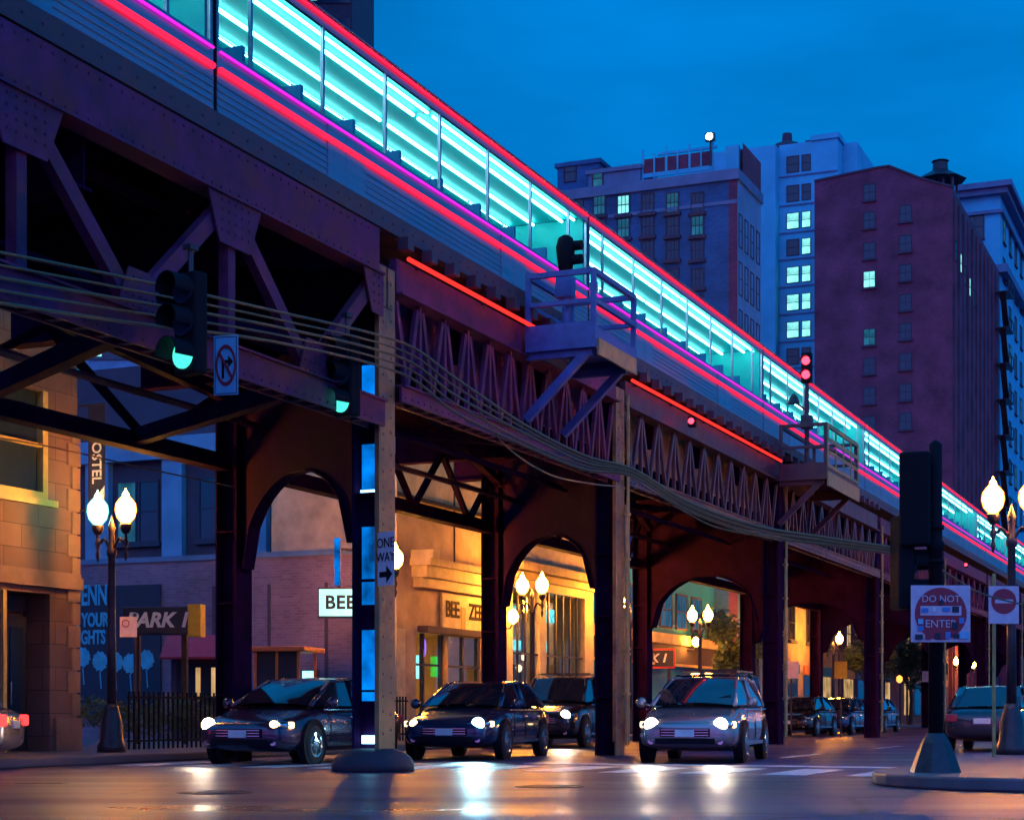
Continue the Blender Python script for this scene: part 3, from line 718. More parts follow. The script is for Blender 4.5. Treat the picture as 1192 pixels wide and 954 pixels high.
# A: dark brick hotel with a roof full of sheds and panels
uA = 71.3; vA = 20.0
t = thing('brick_building', 'blue dusk lit brick block with roof sheds and a billboard rack', 'building', W(uA, vA, 0), BETA)
YA = 73.5
zr = z_at(207, YA)
shell(t, -13.5, 0, 0, 3.9, zr, 'brick_blue')
pa = MB(); pa.box(-13.6, .12, -.14, .3, zr-.1, zr+.35); pa.box(-.25, .12, .3, 3.95, zr-.1, zr+.35); pa.box(-13.5, .02, -.05, 0, zr-1.1, zr-.95); pa.build('parapet', 'lilac_wall', t)
colsA = [672, 698, 726, 754, 783, 812]
for r_, py in enumerate((238, 265, 293, 326, 358)):
    for c_, px in enumerate(colsA):
        yy = py - (2 if c_ > 2 else 0)
        Yc = YA + (858-px)*.014
        lit = 'on' if (r_, c_) in ((0, 2), (2, 0), (3, 1)) else ('dim' if (r_, c_) in ((0,1),(1,2),(1,5),(0,4)) else 'off')
        window(t, .50, .78, (px_x(px, uA, vA), 0, z_at(yy, Yc)), lit, 0, True, 2)
for px, py in ((571, 268), (596, 272), (615, 268)): window(t, .55, .8, (px_x(px, uA, vA), 0, z_at(py, YA+3)), 'on')
for r_ in range(6):
    for c_ in range(4):
        window(t, .45, 1.35, (.0, .45 + c_*.95, zr - 2.2 - r_*2.05), 'on' if (c_ == 0 and r_ in (1,3,5)) else 'off', R(90), False, 0)
qs = MB(); qs.box(-.35, .03, -.03, .0, 0, zr-.1); qs.build('corner_pier', 'brick_red', t)
fc = MB(); fc.box(0, .03, 0, 3.9, 0, zr-.1); fc.build('street_front', 'blue_wall', t)
for x0, x1, z1, mt in ((px_x(645,uA,vA), px_x(694,uA,vA), z_at(160,YA), 'brick_blue'), (px_x(684,uA,vA), px_x(744,uA,vA), z_at(176,YA), 'lilac_wall')):
    off = .4 if mt == 'brick_blue' else .12
    mb = MB(); mb.box(x0, x1, off, 2.8, zr+.02, z1-.18); mb.box(x0-.1, x1+.1, off-.1, 2.9, z1-.18, z1); mb.build('roof_shed', mt, t)
window(t, .42, .8, (px_x(695,uA,vA), .12, zr+.75), 'dim', 0, False, 0)
window(t, .5, .8, (px_x(660,uA,vA), .4, zr+1.3), 'off', 0, False, 0)
rk = MB(); xa, xb = px_x(746,uA,vA), px_x(828,uA,vA)
w_ = (xb-xa)/3
for k in range(3): rk.box(xa + k*w_ + .05, xa + (k+1)*w_ - .05, .3, .42, zr+.75, z_at(168,YA)-.05)
rk.build('billboard_panel', 'brick_red', t)
ck = MB(); ck.box(xa, xb, .22, .3, zr+.55, zr+.73)
for k in range(7): x = xa + (xb-xa)*k/6; ck.box(x-.03, x+.03, .22, .29, zr+.02, z_at(165 if k % 2 else 158,YA))
ck.box(xa+.5, xb, .8, .9, z_at(162,YA), z_at(159,YA)); ck.build('rack_frame', 'pale_wall', t)
pb = MB(); x0, x1 = px_x(838,uA,vA), px_x(882,uA,vA); pb.box(px_x(860,uA,vA), .1, .6, 3.6, zr+.02, z_at(162,YA)); pb.box(x0, px_x(860,uA,vA), 1.0, 3.0, zr+.02, z_at(166,YA)); pb.build('stair_house', 'brick_red', t)
mb = MB(); mb.box(px_x(841,uA,vA), px_x(856,uA,vA), .5, .8, zr+.36, zr+1.55); mb.build('air_unit', 'pale_wall', t)
fl_ = thing('floodlight', 'bright cyan white floodlight at the end of the billboard rack on the roof', 'lamp', W(uA-.3, vA - px_x(828,uA,vA), z_at(158,YA)), BETA)
mb = MB(); mb.tube([(0,.2,-1.2), (0,.2,.0)], .05, 6); mb.box(-.2,.2,.0,.25,-.16,.16); mb.build('housing', 'dark_metal', fl_)
disc(0, 0, .14, -.03, -.003).build('lamp_lens', 'flood', fl_)

# B: tall pale tower set back
uB, vB = 140.0, 32.0; YB = 142.
t = thing('pale_tower', 'tall pale blue rendered tower with paired lit windows down its front', 'building', W(uB, vB, 0), BETA)
zb = z_at(166, YB)
xl, xm, xr = px_x(882,uB,vB), px_x(907,uB,vB), px_x(975,uB,vB)
shell(t, xm, xr, 0, 16, zb, 'pale_wall'); shell(t, xl-6, xm-.01, -1.2, 14, z_at(170, YB), 'pale_wall', 'wing')
mb = MB(); mb.box(px_x(944,uB,vB), xr+.15, -.15, 10, zb+.01, z_at(160,YB)); mb.box(xr+.01, xr+1.2, 2.0, 12, 0, z_at(164,YB)); mb.build('upper_storey', 'pale_wall', t)
for i, py in enumerate((190, 224, 256, 287, 319, 351, 383, 414)):
    for j, (px, wd) in enumerate(((923, 15), (938.5, 10.5))):
        lit = 'on' if (i in (2,4,5,6) or (i == 3 and j == 1)) else 'off'
        window(t, wd*.071*.9, 1.25, (px_x(px,uB,vB), 0, z_at(py, YB)), lit, 0, False, 0)
    lg = MB(); lg.box(xm, xr, -.09, 0, z_at(py,YB)-1.02, z_at(py,YB)-.9); lg.build('ledge', 'lilac_wall', t)
mb = MB(); zt = z_at(166,YB)
mb.lathe([(2.0, zt), (1.7, zt+.4), (1.2, zt+.9), (.45, zt+1.2), (.4, zt+1.9), (.1, zt+2.0)], 10, Matrix.Translation((px_x(906,uB,vB), 3, 0))); mb.box(px_x(931,uB,vB), px_x(945,uB,vB), 2, 3, zt, zt+.8); mb.build('roof_tank', 'dark_wall', t)

# C: purple brick block
uC, vC = 130.0, 20.0; YC = 128.
t = thing('brick_building', 'wide plain purple brick block with one brightly lit window', 'building', W(uC, vC, 0), BETA)
xl = px_x(948,uC,vC); xp = px_x(1032,uC,vC)
mb = MB(); poly = [(xl, 0), (0, 0), (0, z_at(221,YC)), (px_x(1072,uC,vC), z_at(207,YC)), (xp+.2, z_at(188,YC)), (xp-.6, z_at(188,YC)), (xl, z_at(195,YC))]
mb.prism(poly, lambda a, b, d: (a, d, b), 0, 26); mb.build('wall', 'brick_red', t)
cp = MB()
for (a, b), (c, d) in zip(poly[2:-1], poly[3:]): cp.bar((a, .3, b+.06), (c, .3, d+.06), .8, .14)
cp.build('coping', 'dark_wall', t)
for j, (px, pys) in enumerate(((1012, (215, 248, 284, 318, 386, 420, 455, 489)), (1054, (245, 280, 314, 349, 383, 418, 454, 488)))):
    for i, py in enumerate(pys):
        lit = 'on' if (j, i) == (0, 3) else ('dim' if (j, i) in ((0, 4),) else 'off')
        window(t, .82, 1.15, (px_x(px,uC,vC), 0, z_at(py,YC)), lit, 0, True, 1)
pl = MB()
for k in range(11): pl.box(0, .12, .4 + k*2.3, .75 + k*2.3, 0, z_at(221,YC)-.6)
pl.build('pilaster', 'brick_red', t)
for k in range(5): window(t, .7, 1.4, (0, 1.7 + k*2.3, z_at(288+k*6,YC)), 'on' if k in (1,3) else 'off', R(90), False, 0)
fe = MB(); yf = 24.5; top = z_at(262,YC)
for k in range(9):
    z = top - k*3.1
    fe.box(.13, 1.3, yf-1.6, yf+1.6, z, z+.08); fe.box(1.22, 1.3, yf-1.6, yf+1.6, z+.9, z+.98)
    for y in (yf-1.6, yf, yf+1.5): fe.box(1.22, 1.3, y, y+.08, z, z+.9)
    fe.bar((.7, yf-1.4, z+.05), (.7, yf+1.4, z-3.05), .5, .08)
fe.build('fire_escape', 'dark_metal', t)
rl = MB(); x0 = px_x(1084,uC,vC); z0 = z_at(216,YC)
for dx in (-1.1, -.4, .4, 1.1):
    for dy in (3, 5): rl.box(x0+dx-.08, x0+dx+.08, dy, dy+.16, z0, z0+1.5)
rl.box(x0-1.25, x0+1.25, 2.9, 5.3, z0-.9, z0+.35); rl.lathe([(2.0, z0+1.5), (1.8, z0+1.62), (.6, z0+2.3), (.55, z0+2.9), (.7, z0+3.0), (.1, z0+3.2)], 8, Matrix.Translation((x0, 4.1, 0)))
rl.build('roof_lantern', 'dark_metal', t)

# D: ornate corner building beyond
uD, vD = 157.0, 20.0; YD = 152.
t = thing('stone_building', 'narrow pale stone building with heavy cornices beyond the purple brick block', 'building', W(uD, vD, 0), BETA)
zt = z_at(226, YD)
shell(t, -9, 0, 0, 20, zt, 'pale_wall')
cn = MB()
for z, o, h in ((zt, .7, .5), (zt+.5, 1.1, .5), (zt-1.6, .3, .3), (z_at(318,YD), .7, .7)): cn.box(-9-o, o, -o, 20, z+.002, z+h)
cn.build('cornice', 'lilac_wall', t)
for i in range(10):
    for x in (-5.9, -2.2): window(t, 1.5, 2.0, (x, 0, zt-2.6-i*3.5), 'off', 0, True, 1)
    for y in range(4): window(t, 1.4, 2.0, (0, 2.5 + y*4.2, zt-2.6-i*3.5), 'dim' if (i*3+y) % 5 == 0 else 'off', R(90), True, 1)
# E: last dark block at the right edge
t = thing('dark_building', 'low dark building against the sky at the right edge of the photo', 'building', W(230, 20, 0), BETA)
shell(t, -16, 1.5, 0, 25, z_at(396, 220), 'dark_wall')
for i in range(8):
    for y in range(3): window(t, 1.4, 1.8, (1.5, 3+y*4, z_at(396,220)-3-i*3.6), 'dim' if (i+y) % 3 == 0 else 'off', R(90), False, 0)

# towers at the top left, far away
def tower(name, label, px0, px1, Y, ztop, mat, seed, dens):
    p0, p1 = at(px0, 829, Y), at(px1, 829, Y)
    w = p1.x - p0.x; t = thing(name, label, 'building', (p0.x, Y, 0), 0)
    shell(t, 0, w, 0, 30, ztop, mat)
    rn = random.Random(seed); z = 18.0; n = 0
    while z < ztop - 3 and n < 26:
        b = MB(); b.box(.2, w-.2, -.12, 0, z, z+1.7); b.build('window_band', 'window_dark', t)
        lt = MB(); x = .5
        while x < w - 1.4:
            if rn.random() < dens: lt.box(x, x+.9, -.15, -.122, z+.3, z+1.5)
            x += 1.15
        if lt.v: lt.build('lit_window', 'win_lit', t)
        z += 3.4; n += 1
    mb = MB(); mb.box(-.2, w+.2, -.25, 30.2, ztop, ztop+.8); mb.build('parapet', mat, t)
tower('glass_tower', 'blue glass office tower with scattered lit panes behind the train', 100, 304, 150, 92, 'blue_wall', 4, .22)
tower('office_tower', 'dark narrow office tower rising above the train roof at the upper left', 318, 410, 190, 120, 'dark_wall', 8, .28)

# left corner building, warm stone
uL = u_of(90, 20.0)
t = thing('corner_building', 'warm lit stone corner building with a yellow framed window, cut by the left edge', 'building', W(0, 0, 0), ALPHA)
u0 = 20.6
dz0, dz1 = 0.15, 3.0
ud0, ud1 = u_of(6, 20), u_of(58, 20)
uw0, uw1 = u_of(-14, 20), u_of(56, 20); Yl = Y_of(40, 20.0)
zw0, zw1 = z_at(580, Yl), z_at(452, Yl)
w = MB(); w.box(u0, ud0, 20, 30, dz0, dz1); w.box(ud1, uL, 20, 30, dz0, dz1); w.box(ud0, ud1, 20.6, 30, dz0, dz1)
w.box(u0, uL, 20, 30, dz1, zw0); w.box(u0, uw0, 20, 30, zw0, zw1); w.box(uw1, uL, 20, 30, zw0, zw1); w.box(uw0, uw1, 20.35, 30, zw0, zw1); w.box(u0, uL, 20, 30, zw1, 10.5)
w.build('wall', 'stone_block', t)
bc = MB(); bc.box(u0, uL+.06, 19.9, 20, dz1+.12, dz1+.34); bc.box(u0, uL+.05, 19.94, 20, dz1+.34, dz1+.42); bc.box(u0, ud0-.1, 19.93, 20, .15, .75); bc.box(ud1+.1, uL+.05, 19.93, 20, .15, .75)
for k in range(13): bc.box(uL-.04 - (.28 if k % 2 else .16), uL+.035, 19.955, 20, .8+k*.42, 1.19+k*.42)
bc.build('string_course', 'limestone', t)
wf = MB(); f_ = .14
wf.box(uw0, uw1, 20.0, 20.14, zw0, zw0+f_); wf.box(uw1-f_, uw1, 20.0, 20.14, zw0+f_, zw1); wf.box(uw0, uw0+f_, 20.0, 20.14, zw0+f_, zw1); wf.box(uw0+f_, uw1-f_, 20.02, 20.12, (zw0+zw1)/2-.03, (zw0+zw1)/2+.03)
wf.box(uw0-.12, uw1+.12, 19.86, 20, zw0-.12, zw0-.002)
wo_ = wf.build('window', 'trim_yellow', t)
p = MB(); p.box(uw0+f_, uw1-f_, 20.15, 20.17, zw0, zw1); p.build('pane', 'window_dark', wo_)
dr = MB(); dr.box(ud0+.08, ud1-.08, 20.45, 20.55, .17, 2.6); dr.box(ud0+.08, ud1-.08, 20.45, 20.52, 2.68, 2.98); d_ = dr.build('door', 'dark_metal', t)
ps = MB(); ps.box(ud0+.2, (ud0+ud1)/2-.05, 20.43, 20.449, .5, 2.4); ps.box((ud0+ud1)/2+.05, ud1-.2, 20.43, 20.449, .5, 2.4); ps.build('door_panel', 'window_dark', d_)
hd = MB(); hd.tube([((ud0+ud1)/2+.03, 20.40, 1.0), ((ud0+ud1)/2+.03, 20.40, 1.4)], .02, 6); hd.build('handle', 'chrome', d_)
dl = MB(); dl.box(ud0-.1, ud0, 19.96, 20.6, .15, 3.0); dl.build('door_jamb', 'trim_yellow', t)

# brick wall of the parking lot and the shop row
uS = u_of(458, 20.0); uS2 = u_of(592, 20.0); uS3 = u_of(691, 20.0)
t = thing('brick_wall', 'long blank purple brick wall closing the back of the parking lot', 'wall', W(uS-.35, 20.3, 0), BETA)
mb = MB(); mb.box(-24, 0, 0, .3, .15, 4.9); mb.build('wall', 'brick_lilac', t)
mb = MB(); mb.box(-24.05, .02, -.05, .34, 4.9, 5.04); mb.build('coping', 'lilac_wall', t)
mb = MB(); mb.box(-12.9, -12.0, -.03, 0, .15, 4.9)
for k in range(6): mb.box(-10+k*1.7, -9.9+k*1.7, -.02, 0, .15, 4.2)
mb.box(-3.1, -2.3, -.05, 0, 1.0, 1.9); mb.build('wall_patch', 'dark_wall', t)
# mural on that wall
mu = thing('mural', 'dark mural with cyan hand painted words and cyan balloon flowers', 'mural', W(uS-.40, 20.3, 0), BETA)
def lotx(px): return px_x(px, uS-.4, 20.3)
Ym = 47.5
mb = MB(); mb.box(lotx(20), lotx(187), -.02, .04, .8, 4.3); mb.build('panel', 'mural_dark', mu)
for txt, px, py, s in (('A PENNY', 104, 695, .78), ('FOR YOUR', 99, 723, .52), ('THOUGHTS', 93, 743, .52)):
    me = text_mesh(txt, s, 'mural_cyan', .008, 0, 'CENTER', .016); me.transform(Matrix.Diagonal((.55 if s > .6 else .62, 1, 1, 1)))
    link('lettering', me, mu, (lotx(px), -.03, z_at(py, Ym)))
fm = random.Random(2)
for px, py in ((97, 765), (117, 770), (135, 771), (152, 773), (171, 769)):
    b = MB(); cx, cz = lotx(px), z_at(py, Ym)
    b.prism([(cx + math.cos(2*math.pi*k/28)*(.24+.03*math.sin(k*3.1)), cz + math.sin(2*math.pi*k/28)*(.26+.03*math.cos(k*2.3))) for k in range(28)], lambda a, c, d: (a, d, c), -.032, -.022)
    b.bar((cx, -.027, cz-.28), (cx+.04, -.027, cz-.75), .01, .03); b.build('flower', 'mural_cyan', mu)
# building with blue pilasters behind the lot
t = thing('pilaster_building', 'blue and lilac facade with tall pilasters above the parking lot wall', 'building', W(uS+7, 20.3, 0), BETA)
shell(t, -26, -2, 0, 12, 12, 'dark_wall')
Yp = 54.
def pilx(px): return px_x(px, uS+7, 20.3)
pl = MB()
for px, w in ((118, .9), (205, .75), (60, .9), (300, .9), (380, .9)): pl.box(pilx(px)-w/2, pilx(px)+w/2, -.25, 0, 4.5, 8.9)
pl.box(-26, -2, -.35, 0, 8.9, 9.6); pl.build('pilaster', 'blue_wall', t)
for px in (150, 172, 246, 340): window(t, .8, 1.9, (pilx(px), 0, z_at(590, Yp)), 'dim' if px == 150 else 'off', 0, True, 0)
bd = MB(); bd.box(-26, -2, -.2, 0, 5.0, 5.5); bd.build('string_course', 'lilac_wall', t)

# shop under the viaduct: tan stucco front
t = thing('shop_building', 'tan stucco shop with cream cornice, poster board and lit glass front', 'building', W(0, 0, 0), ALPHA)
def uS_(px): return u_of(px, 20.0)
ua, ub = uS_(484), uS_(559)
zc = z_at(735, 46); zs0 = .15
w = MB(); w.box(uS, ua, 20, 23.6, zs0, 8.5); w.box(ub, uS2, 20, 23.6, zs0, 8.5); w.box(ua, ub, 20, 23.6, zc, 8.5); w.box(ua, ub, 23, 23.6, zs0, zc)
w.build('wall', 'stucco', t)
mb = MB(); mb.box(uS-.02, uS+.02, 19.9, 20, zs0, 8.5); mb.box(uS, uS+.6, 19.96, 20, zs0, zc); mb.build('pier', 'cornice_cream', t)
u1, u2 = uS_(479), uS_(566)
zk = z_at(672, 45)
cn = MB(); cn.box(u1+.1, u2, 19.72, 20, zk-.25, zk); cn.box(u1, u2, 19.55, 20, zk+.002, zk+.3); cn.box(u1-.1, u2+.1, 19.4, 20, zk+.302, zk+.48)
cn.box(u1-.05, u1+.35, 19.35, 19.995, zk+.482, zk+.7); cn.build('cornice', 'cornice_cream', t)
lnv = MB(); lnv.box(uS_(528), uS_(528)+.05, 19.97, 20, zk+.6, 8.2); lnv.box(uS_(562), uS_(562)+.05, 19.97, 20, zk+.6, 8.2); lnv.box(uS, uS2, 19.92, 20, 6.4, 6.5); lnv.build('drain_pipe', 'dark_metal', t)
bd = MB(); bd.box(uS_(486), uS_(559), 19.7, 20, zc-.05, zc+.12); bd.build('shopfront_head', 'dark_wall', t)
# inside of the shop and its glazing
ins = MB(); ins.box(ua, ub, 22.9, 22.99, zs0, zc); ins.build('interior', 'shop_amber', t)
def lit(px0, px1, py0, py1, mat, v=20.6, nm='display'):
    mb = MB(); mb.box(uS_(px0), uS_(px1), v, v+.05, z_at(py1, 45), z_at(py0, 45)); return mb.build(nm, mat, t)
lit(484, 489, 757, 792, 'shop_cyan'); lit(495, 503, 760, 788, 'shop_cyan'); lit(506, 511, 760, 788, 'shop_cyan'); lit(526, 541, 760, 785, 'shop_green'); lit(484,490,800,812,'shop_white')
nr = MB(); c_ = (uS_(500), z_at(752, 45))
nr.tube([(c_[0] + math.cos(a*math.pi/10)*.16, 20.2, c_[1] + math.sin(a*math.pi/10)*.26) for a in range(21)], .022, 6); nr.build('neon_ring', 'neon_violet', t)
nr = MB(); nr.box(c_[0]-.1, c_[0]+.1, 20.2, 20.23, c_[1]-.06, c_[1]+.06); nr.build('neon_bar', 'neon_red', t)
fr = MB()
for px in (484, 494, 515, 520, 540, 557): fr.box(uS_(px)-.05, uS_(px)+.05, 20.02, 20.12, zs0, zc-.06)
fr.box(ua, ub, 20.02, 20.11, zs0, zs0+.5); fr.box(ua, ub, 20.02, 20.11, z_at(774,45), z_at(774,45)+.06); fr.build('shop_frame', 'dark_metal', t)
mb = MB(); mb.box(uS_(516), uS_(520), 19.96, 20.15, zs0, zc-.06); mb.build('door_post', 'trim_yellow', t)
gl = MB(); gl.box(ua, ub, 20.06, 20.07, zs0+.5, zc-.06); gl.build('shop_window', 'shop_glass', t)
# poster board
po = thing('poster_board', 'cream poster board with dark letters and a red stripe under the cornice', 'sign', W(0,0,0), ALPHA)
pu0, pu1 = uS_(511), uS_(561); pz0, pz1 = z_at(731, 45.5), z_at(686, 45.5)
mb = MB(); mb.box(pu0, pu1, 19.9, 19.97, pz0, pz1); bevel(mb.build('board', 'cornice_cream', po), .02)
mb = MB(); mb.box(pu0+(pu1-pu0)*.42, pu0+(pu1-pu0)*.52, 19.885, 19.899, pz0, pz1-.35); mb.build('stripe', 'orange_paint', po)
for tx, f in (('BEE', .22), ('ZEE', .77)): link('lettering', text_mesh(tx, .62, 'black', .008, 0, 'CENTER', .015, .9), po, (pu0+(pu1-pu0)*f, 19.885, (pz0+pz1)/2+.05))
# projecting box sign BEE..
bs = thing('box_sign', 'glowing white box sign with dark letters BEE, half hidden by the blue column', 'sign', at(414, 701, 41), 0)
mb = MB(); mb.box(-.9, .9, 0, .3, -.36, .36); mb.build('cabinet', 'dark_metal', bs)
mb = MB(); mb.box(-.87, .87, -.03, -.002, -.32, .32); mb.build('face', 'box_sign', bs)
link('lettering', text_mesh('BEEZEE', .45, 'navy', .006, 0, 'CENTER', .012, 1.05), bs, (.02, -.04, -.01))
mb = MB(); mb.tube([(-.4, .15, .36), (-.4, .15, 1.5)], .04, 6); mb.tube([(-.4, .15, 1.3), (1.0, 2.2, 1.3)], .035, 6); mb.build('bracket', 'dark_metal', bs)
mb = MB(); mb.box(-.52, -.38, .1, .2, .42, 1.55); mb.build('light_strip', 'blue_glow', bs)
# yellow lit shop
t = thing('lit_shop', 'bright yellow lit shop with tall barred windows under the arched girder', 'building', W(0, 0, 0), ALPHA)
zg = z_at(690, 54); va = 20.0
ug0, ug1 = uS_(597), uS_(681)
w = MB(); w.box(uS2+.01, ug0, 20, 24.6, .15, 7.6); w.box(ug1, uS3, 20, 24.6, .15, 7.6); w.box(ug0, ug1, 20, 24.6, zg, 7.6); w.box(ug0, ug1, 24, 24.6, .15, zg)
um = uS_(633); w.box(um-.25, um+.25, 20.02, 20.5, .15, zg)
w.build('wall', 'cream_paint', t)
cn = MB(); cn.box(uS2+.2, uS3+.1, 19.75, 20, zg+.25, zg+.45); cn.box(uS2+.2, uS3+.1, 19.6, 20, 5.1, 5.35); cn.build('cornice', 'cornice_cream', t)
mb = MB(); mb.box(ug0, ug1, 23.9, 23.99, .15, zg); mb.build('interior', 'shop_amber', t)
fr = MB(); k = ug0
while k < ug1: fr.box(k, k+.05, 20.1, 20.16, .15, zg); k += .62
for z in (1.5, 2.6): fr.box(ug0, ug1, 20.08, 20.165, z, z+.06)
fr.build('window_bar', 'dark_metal', t)
gl = MB(); gl.box(ug0, ug1, 20.2, 20.21, .15, zg); gl.build('shop_window', 'shop_glass', t)
for px0, px1, py0, py1 in ((604, 628, 700, 772), (637, 664, 693, 770)):
    mb = MB(); mb.box(uS_(px0), uS_(px1), 20.6, 20.64, z_at(py1,52), z_at(py0,52)); b = mb.build('banner', 'white_paint', t)
for px0, px1, py0, py1 in ((600, 620, 704, 717), (636, 663, 702, 718), (636, 655, 742, 754), (612, 624, 744, 755)):
    mb = MB(); mb.box(uS_(px0), uS_(px1), 20.5, 20.55, z_at(py1,52), z_at(py0,52)); mb.build('lit_sign', 'cyan_sign', t)
for px, py in ((597, 745), (608, 752), (650, 760), (661, 762), (675, 752), (645, 775)):
    mb = MB(); mb.lathe([(.03, -.12), (.1, -.05), (.11, .05), (.03, .12)], 8, Matrix.Translation((uS_(px), 21.2, z_at(py, 52)))); mb.build('pendant_lamp', 'shop_white', t)
wl_ = thing('wall_lamp', 'round amber wall lamp beside the barred shop windows', 'lamp', W(uS_(586), 19.7, z_at(717, 50)), ALPHA)
mb = MB(); mb.lathe([(.04, -.22), (.16, -.12), (.19, .02), (.13, .16), (.04, .24)], 12); mb.build('globe', 'globe_amber', wl_, True)
mb = MB(); mb.tube([(0, 0, -.2), (0, .1, -.34), (0, .28, -.34)], .03, 6); mb.build('bracket', 'dark_metal', wl_)
# blue/teal building beyond, then low row
t = thing('teal_building', 'low teal lit building with a gridded window band beyond the lit shop', 'building', W(0, 0, 0), ALPHA)
a, b = uS3+1.2, 74.0
mb = MB(); mb.box(a, b, 21, 34, .15, 6.4); mb.build('wall', 'teal_wall', t)
mb = MB(); mb.box(a, b, 20.8, 21, 3.55, 3.95); mb.box(a, b, 20.85, 21, 2.7, 2.8); mb.build('string_course', 'stucco', t)
mb = MB(); mb.box(a, b, 20.9, 21, 2.8, 3.55); mb.build('shutter', 'dark_wall', t)
for k in range(7): window(t, 1.3, 1.3, (a+1.6+k*2.0, 21, 4.9), 'dim', 0, False, 2)
for i_, (a, b, z, mt, lab) in enumerate(((76, 92, 7.5, 'stucco', 'two storey tan shop row in the distance under the viaduct'), (92.5, 110, 8.5, 'brick_red', 'distant red brick shop row between the far columns'), (110.5, 129.5, 7, 'dark_wall', 'dark low shop row at the foot of the purple brick block'), (156, 230, 9, 'brick_red', 'farthest low brick row under the end of the viaduct'))):
    t = thing('shop_row', lab, 'building', W(0,0,0), ALPHA)
    v0 = 20.2 if i_ < 3 else 19.2
    mb = MB(); mb.box(a, b, v0, 32, .15, z); mb.build('wall', mt, t)
    k = a + 1
    j = 0
    while k < b - 3 and j < 12:
        mb = MB(); mb.box(k, k+2.3, v0-.03, v0, .7, 2.7); f_ = mb.build('shop_window', 'window_dark' if j % 3 else 'win_warm', t)
        mb = MB(); mb.box(k-.1, k+2.4, v0-.12, v0, 2.75, 3.2); mb.build('fascia', 'teal_wall' if j % 2 else 'orange_paint', t)
        window(t, 1.1, 1.6, (k+1.1, v0, 5.2), 'warm' if (j*7) % 5 == 0 else 'off', 0, True, 1)
        k += 3.6; j += 1
# near side street wall, right of the frame edge
# ------------------------------------------------------------------ twin street lamps
def make_lamp():
    t = thing('street_lamp', 'x', 'street lamp', (0,0,0), BETA, 'twin globe street lamps')
    b = MB(); b.lathe([(.26, 0), (.26, .12), (.21, .2), (.19, .55), (.13, .75), (.11, .85)], 12); b.build('base', 'dark_metal', t, True)
    p = MB(); p.lathe([(.085, .84), (.075, 2.0), (.065, 3.45), (.09, 3.5), (.09, 3.58), (.06, 3.64), (.05, 3.9), (.075, 3.97), (.03, 4.1), (.005, 4.2)], 10); p.build('pole', 'dark_metal', t, True)
    for s in (-1, 1):
        a = MB()
        a.tube(catmull([(s*.05, 0, 3.62), (s*.16, 0, 3.78), (s*.24, 0, 3.72), (s*.30, 0, 3.80), (s*.30, 0, 3.96)]), .028, 6)
        a.lathe([(.01, 3.38), (.045, 3.5), (.02, 3.58), (.05, 3.7), (.03, 3.8)], 8, Matrix.Translation((s*.30, 0, 0)))
        a.lathe([(.05, 3.86), (.10, 3.95), (.11, 4.02), (.09, 4.04)], 10, Matrix.Translation((s*.30, 0, 0)))
        ar = a.build('arm', 'dark_metal', t, True)
        gl = MB(); gl.lathe([(.09, 4.05), (.165, 4.14), (.20, 4.27), (.185, 4.39), (.12, 4.48), (.07, 4.52), (.065, 4.56), (.02, 4.62), (.01, 4.66)], 14, Matrix.Translation((s*.30, 0, 0)))
        gl.build('globe', 'globe_amber', t, True)
    return t
lampA = make_lamp()
spots = [(130, 'twin street lamp at the left with one greenish and one amber globe'),
 (447, 'twin street lamp half hidden behind the blue lit column'),
 (619.5, 'twin street lamp in front of the bright yellow shop windows'),
 (733, 'twin street lamp just right of the dark column with the ochre conduit'),
 (815, 'twin street lamp under the arch in front of the teal building'),
 (882, 'twin street lamp mostly hidden behind the third column'),
 (970, 'twin street lamp between the distant columns above the dark parked cars'),
 (1118, 'distant twin street lamp under the defaced round sign'),
 (1138, 'farthest twin street lamp seen right of the defaced round sign')]
for i, (px, lab) in enumerate(spots):
    o = lampA if i == 0 else copy_tree(lampA)
    v = 18.5; o.location = W(u_of(px, v), v, .15); o['label'] = lab
    if i == 0: lamp_left = o
nl = copy_tree(lampA); nl.location = W(u_of(1177.5, 3.6), 3.6, .15); nl['label'] = 'large near twin street lamp at the right edge of the photo'
for du in (22, 46, 72):
    o = copy_tree(lampA); o.location = W(u_of(1177.5, 3.6) + du, 3.6, .15); o['label'] = 'twin street lamp out of frame on the near kerb, %s' % {22: 'opposite the lit shop', 46: 'opposite the teal building', 72: 'opposite the tan shop row'}[du]
gg = [c for c in lamp_left.children if c.name.startswith('globe')][0]
gm = gg.data.copy(); gm.materials.clear(); gm.materials.append(M['globe_green']); gg.data = gm; gg['label'] = 'greenish white globe'

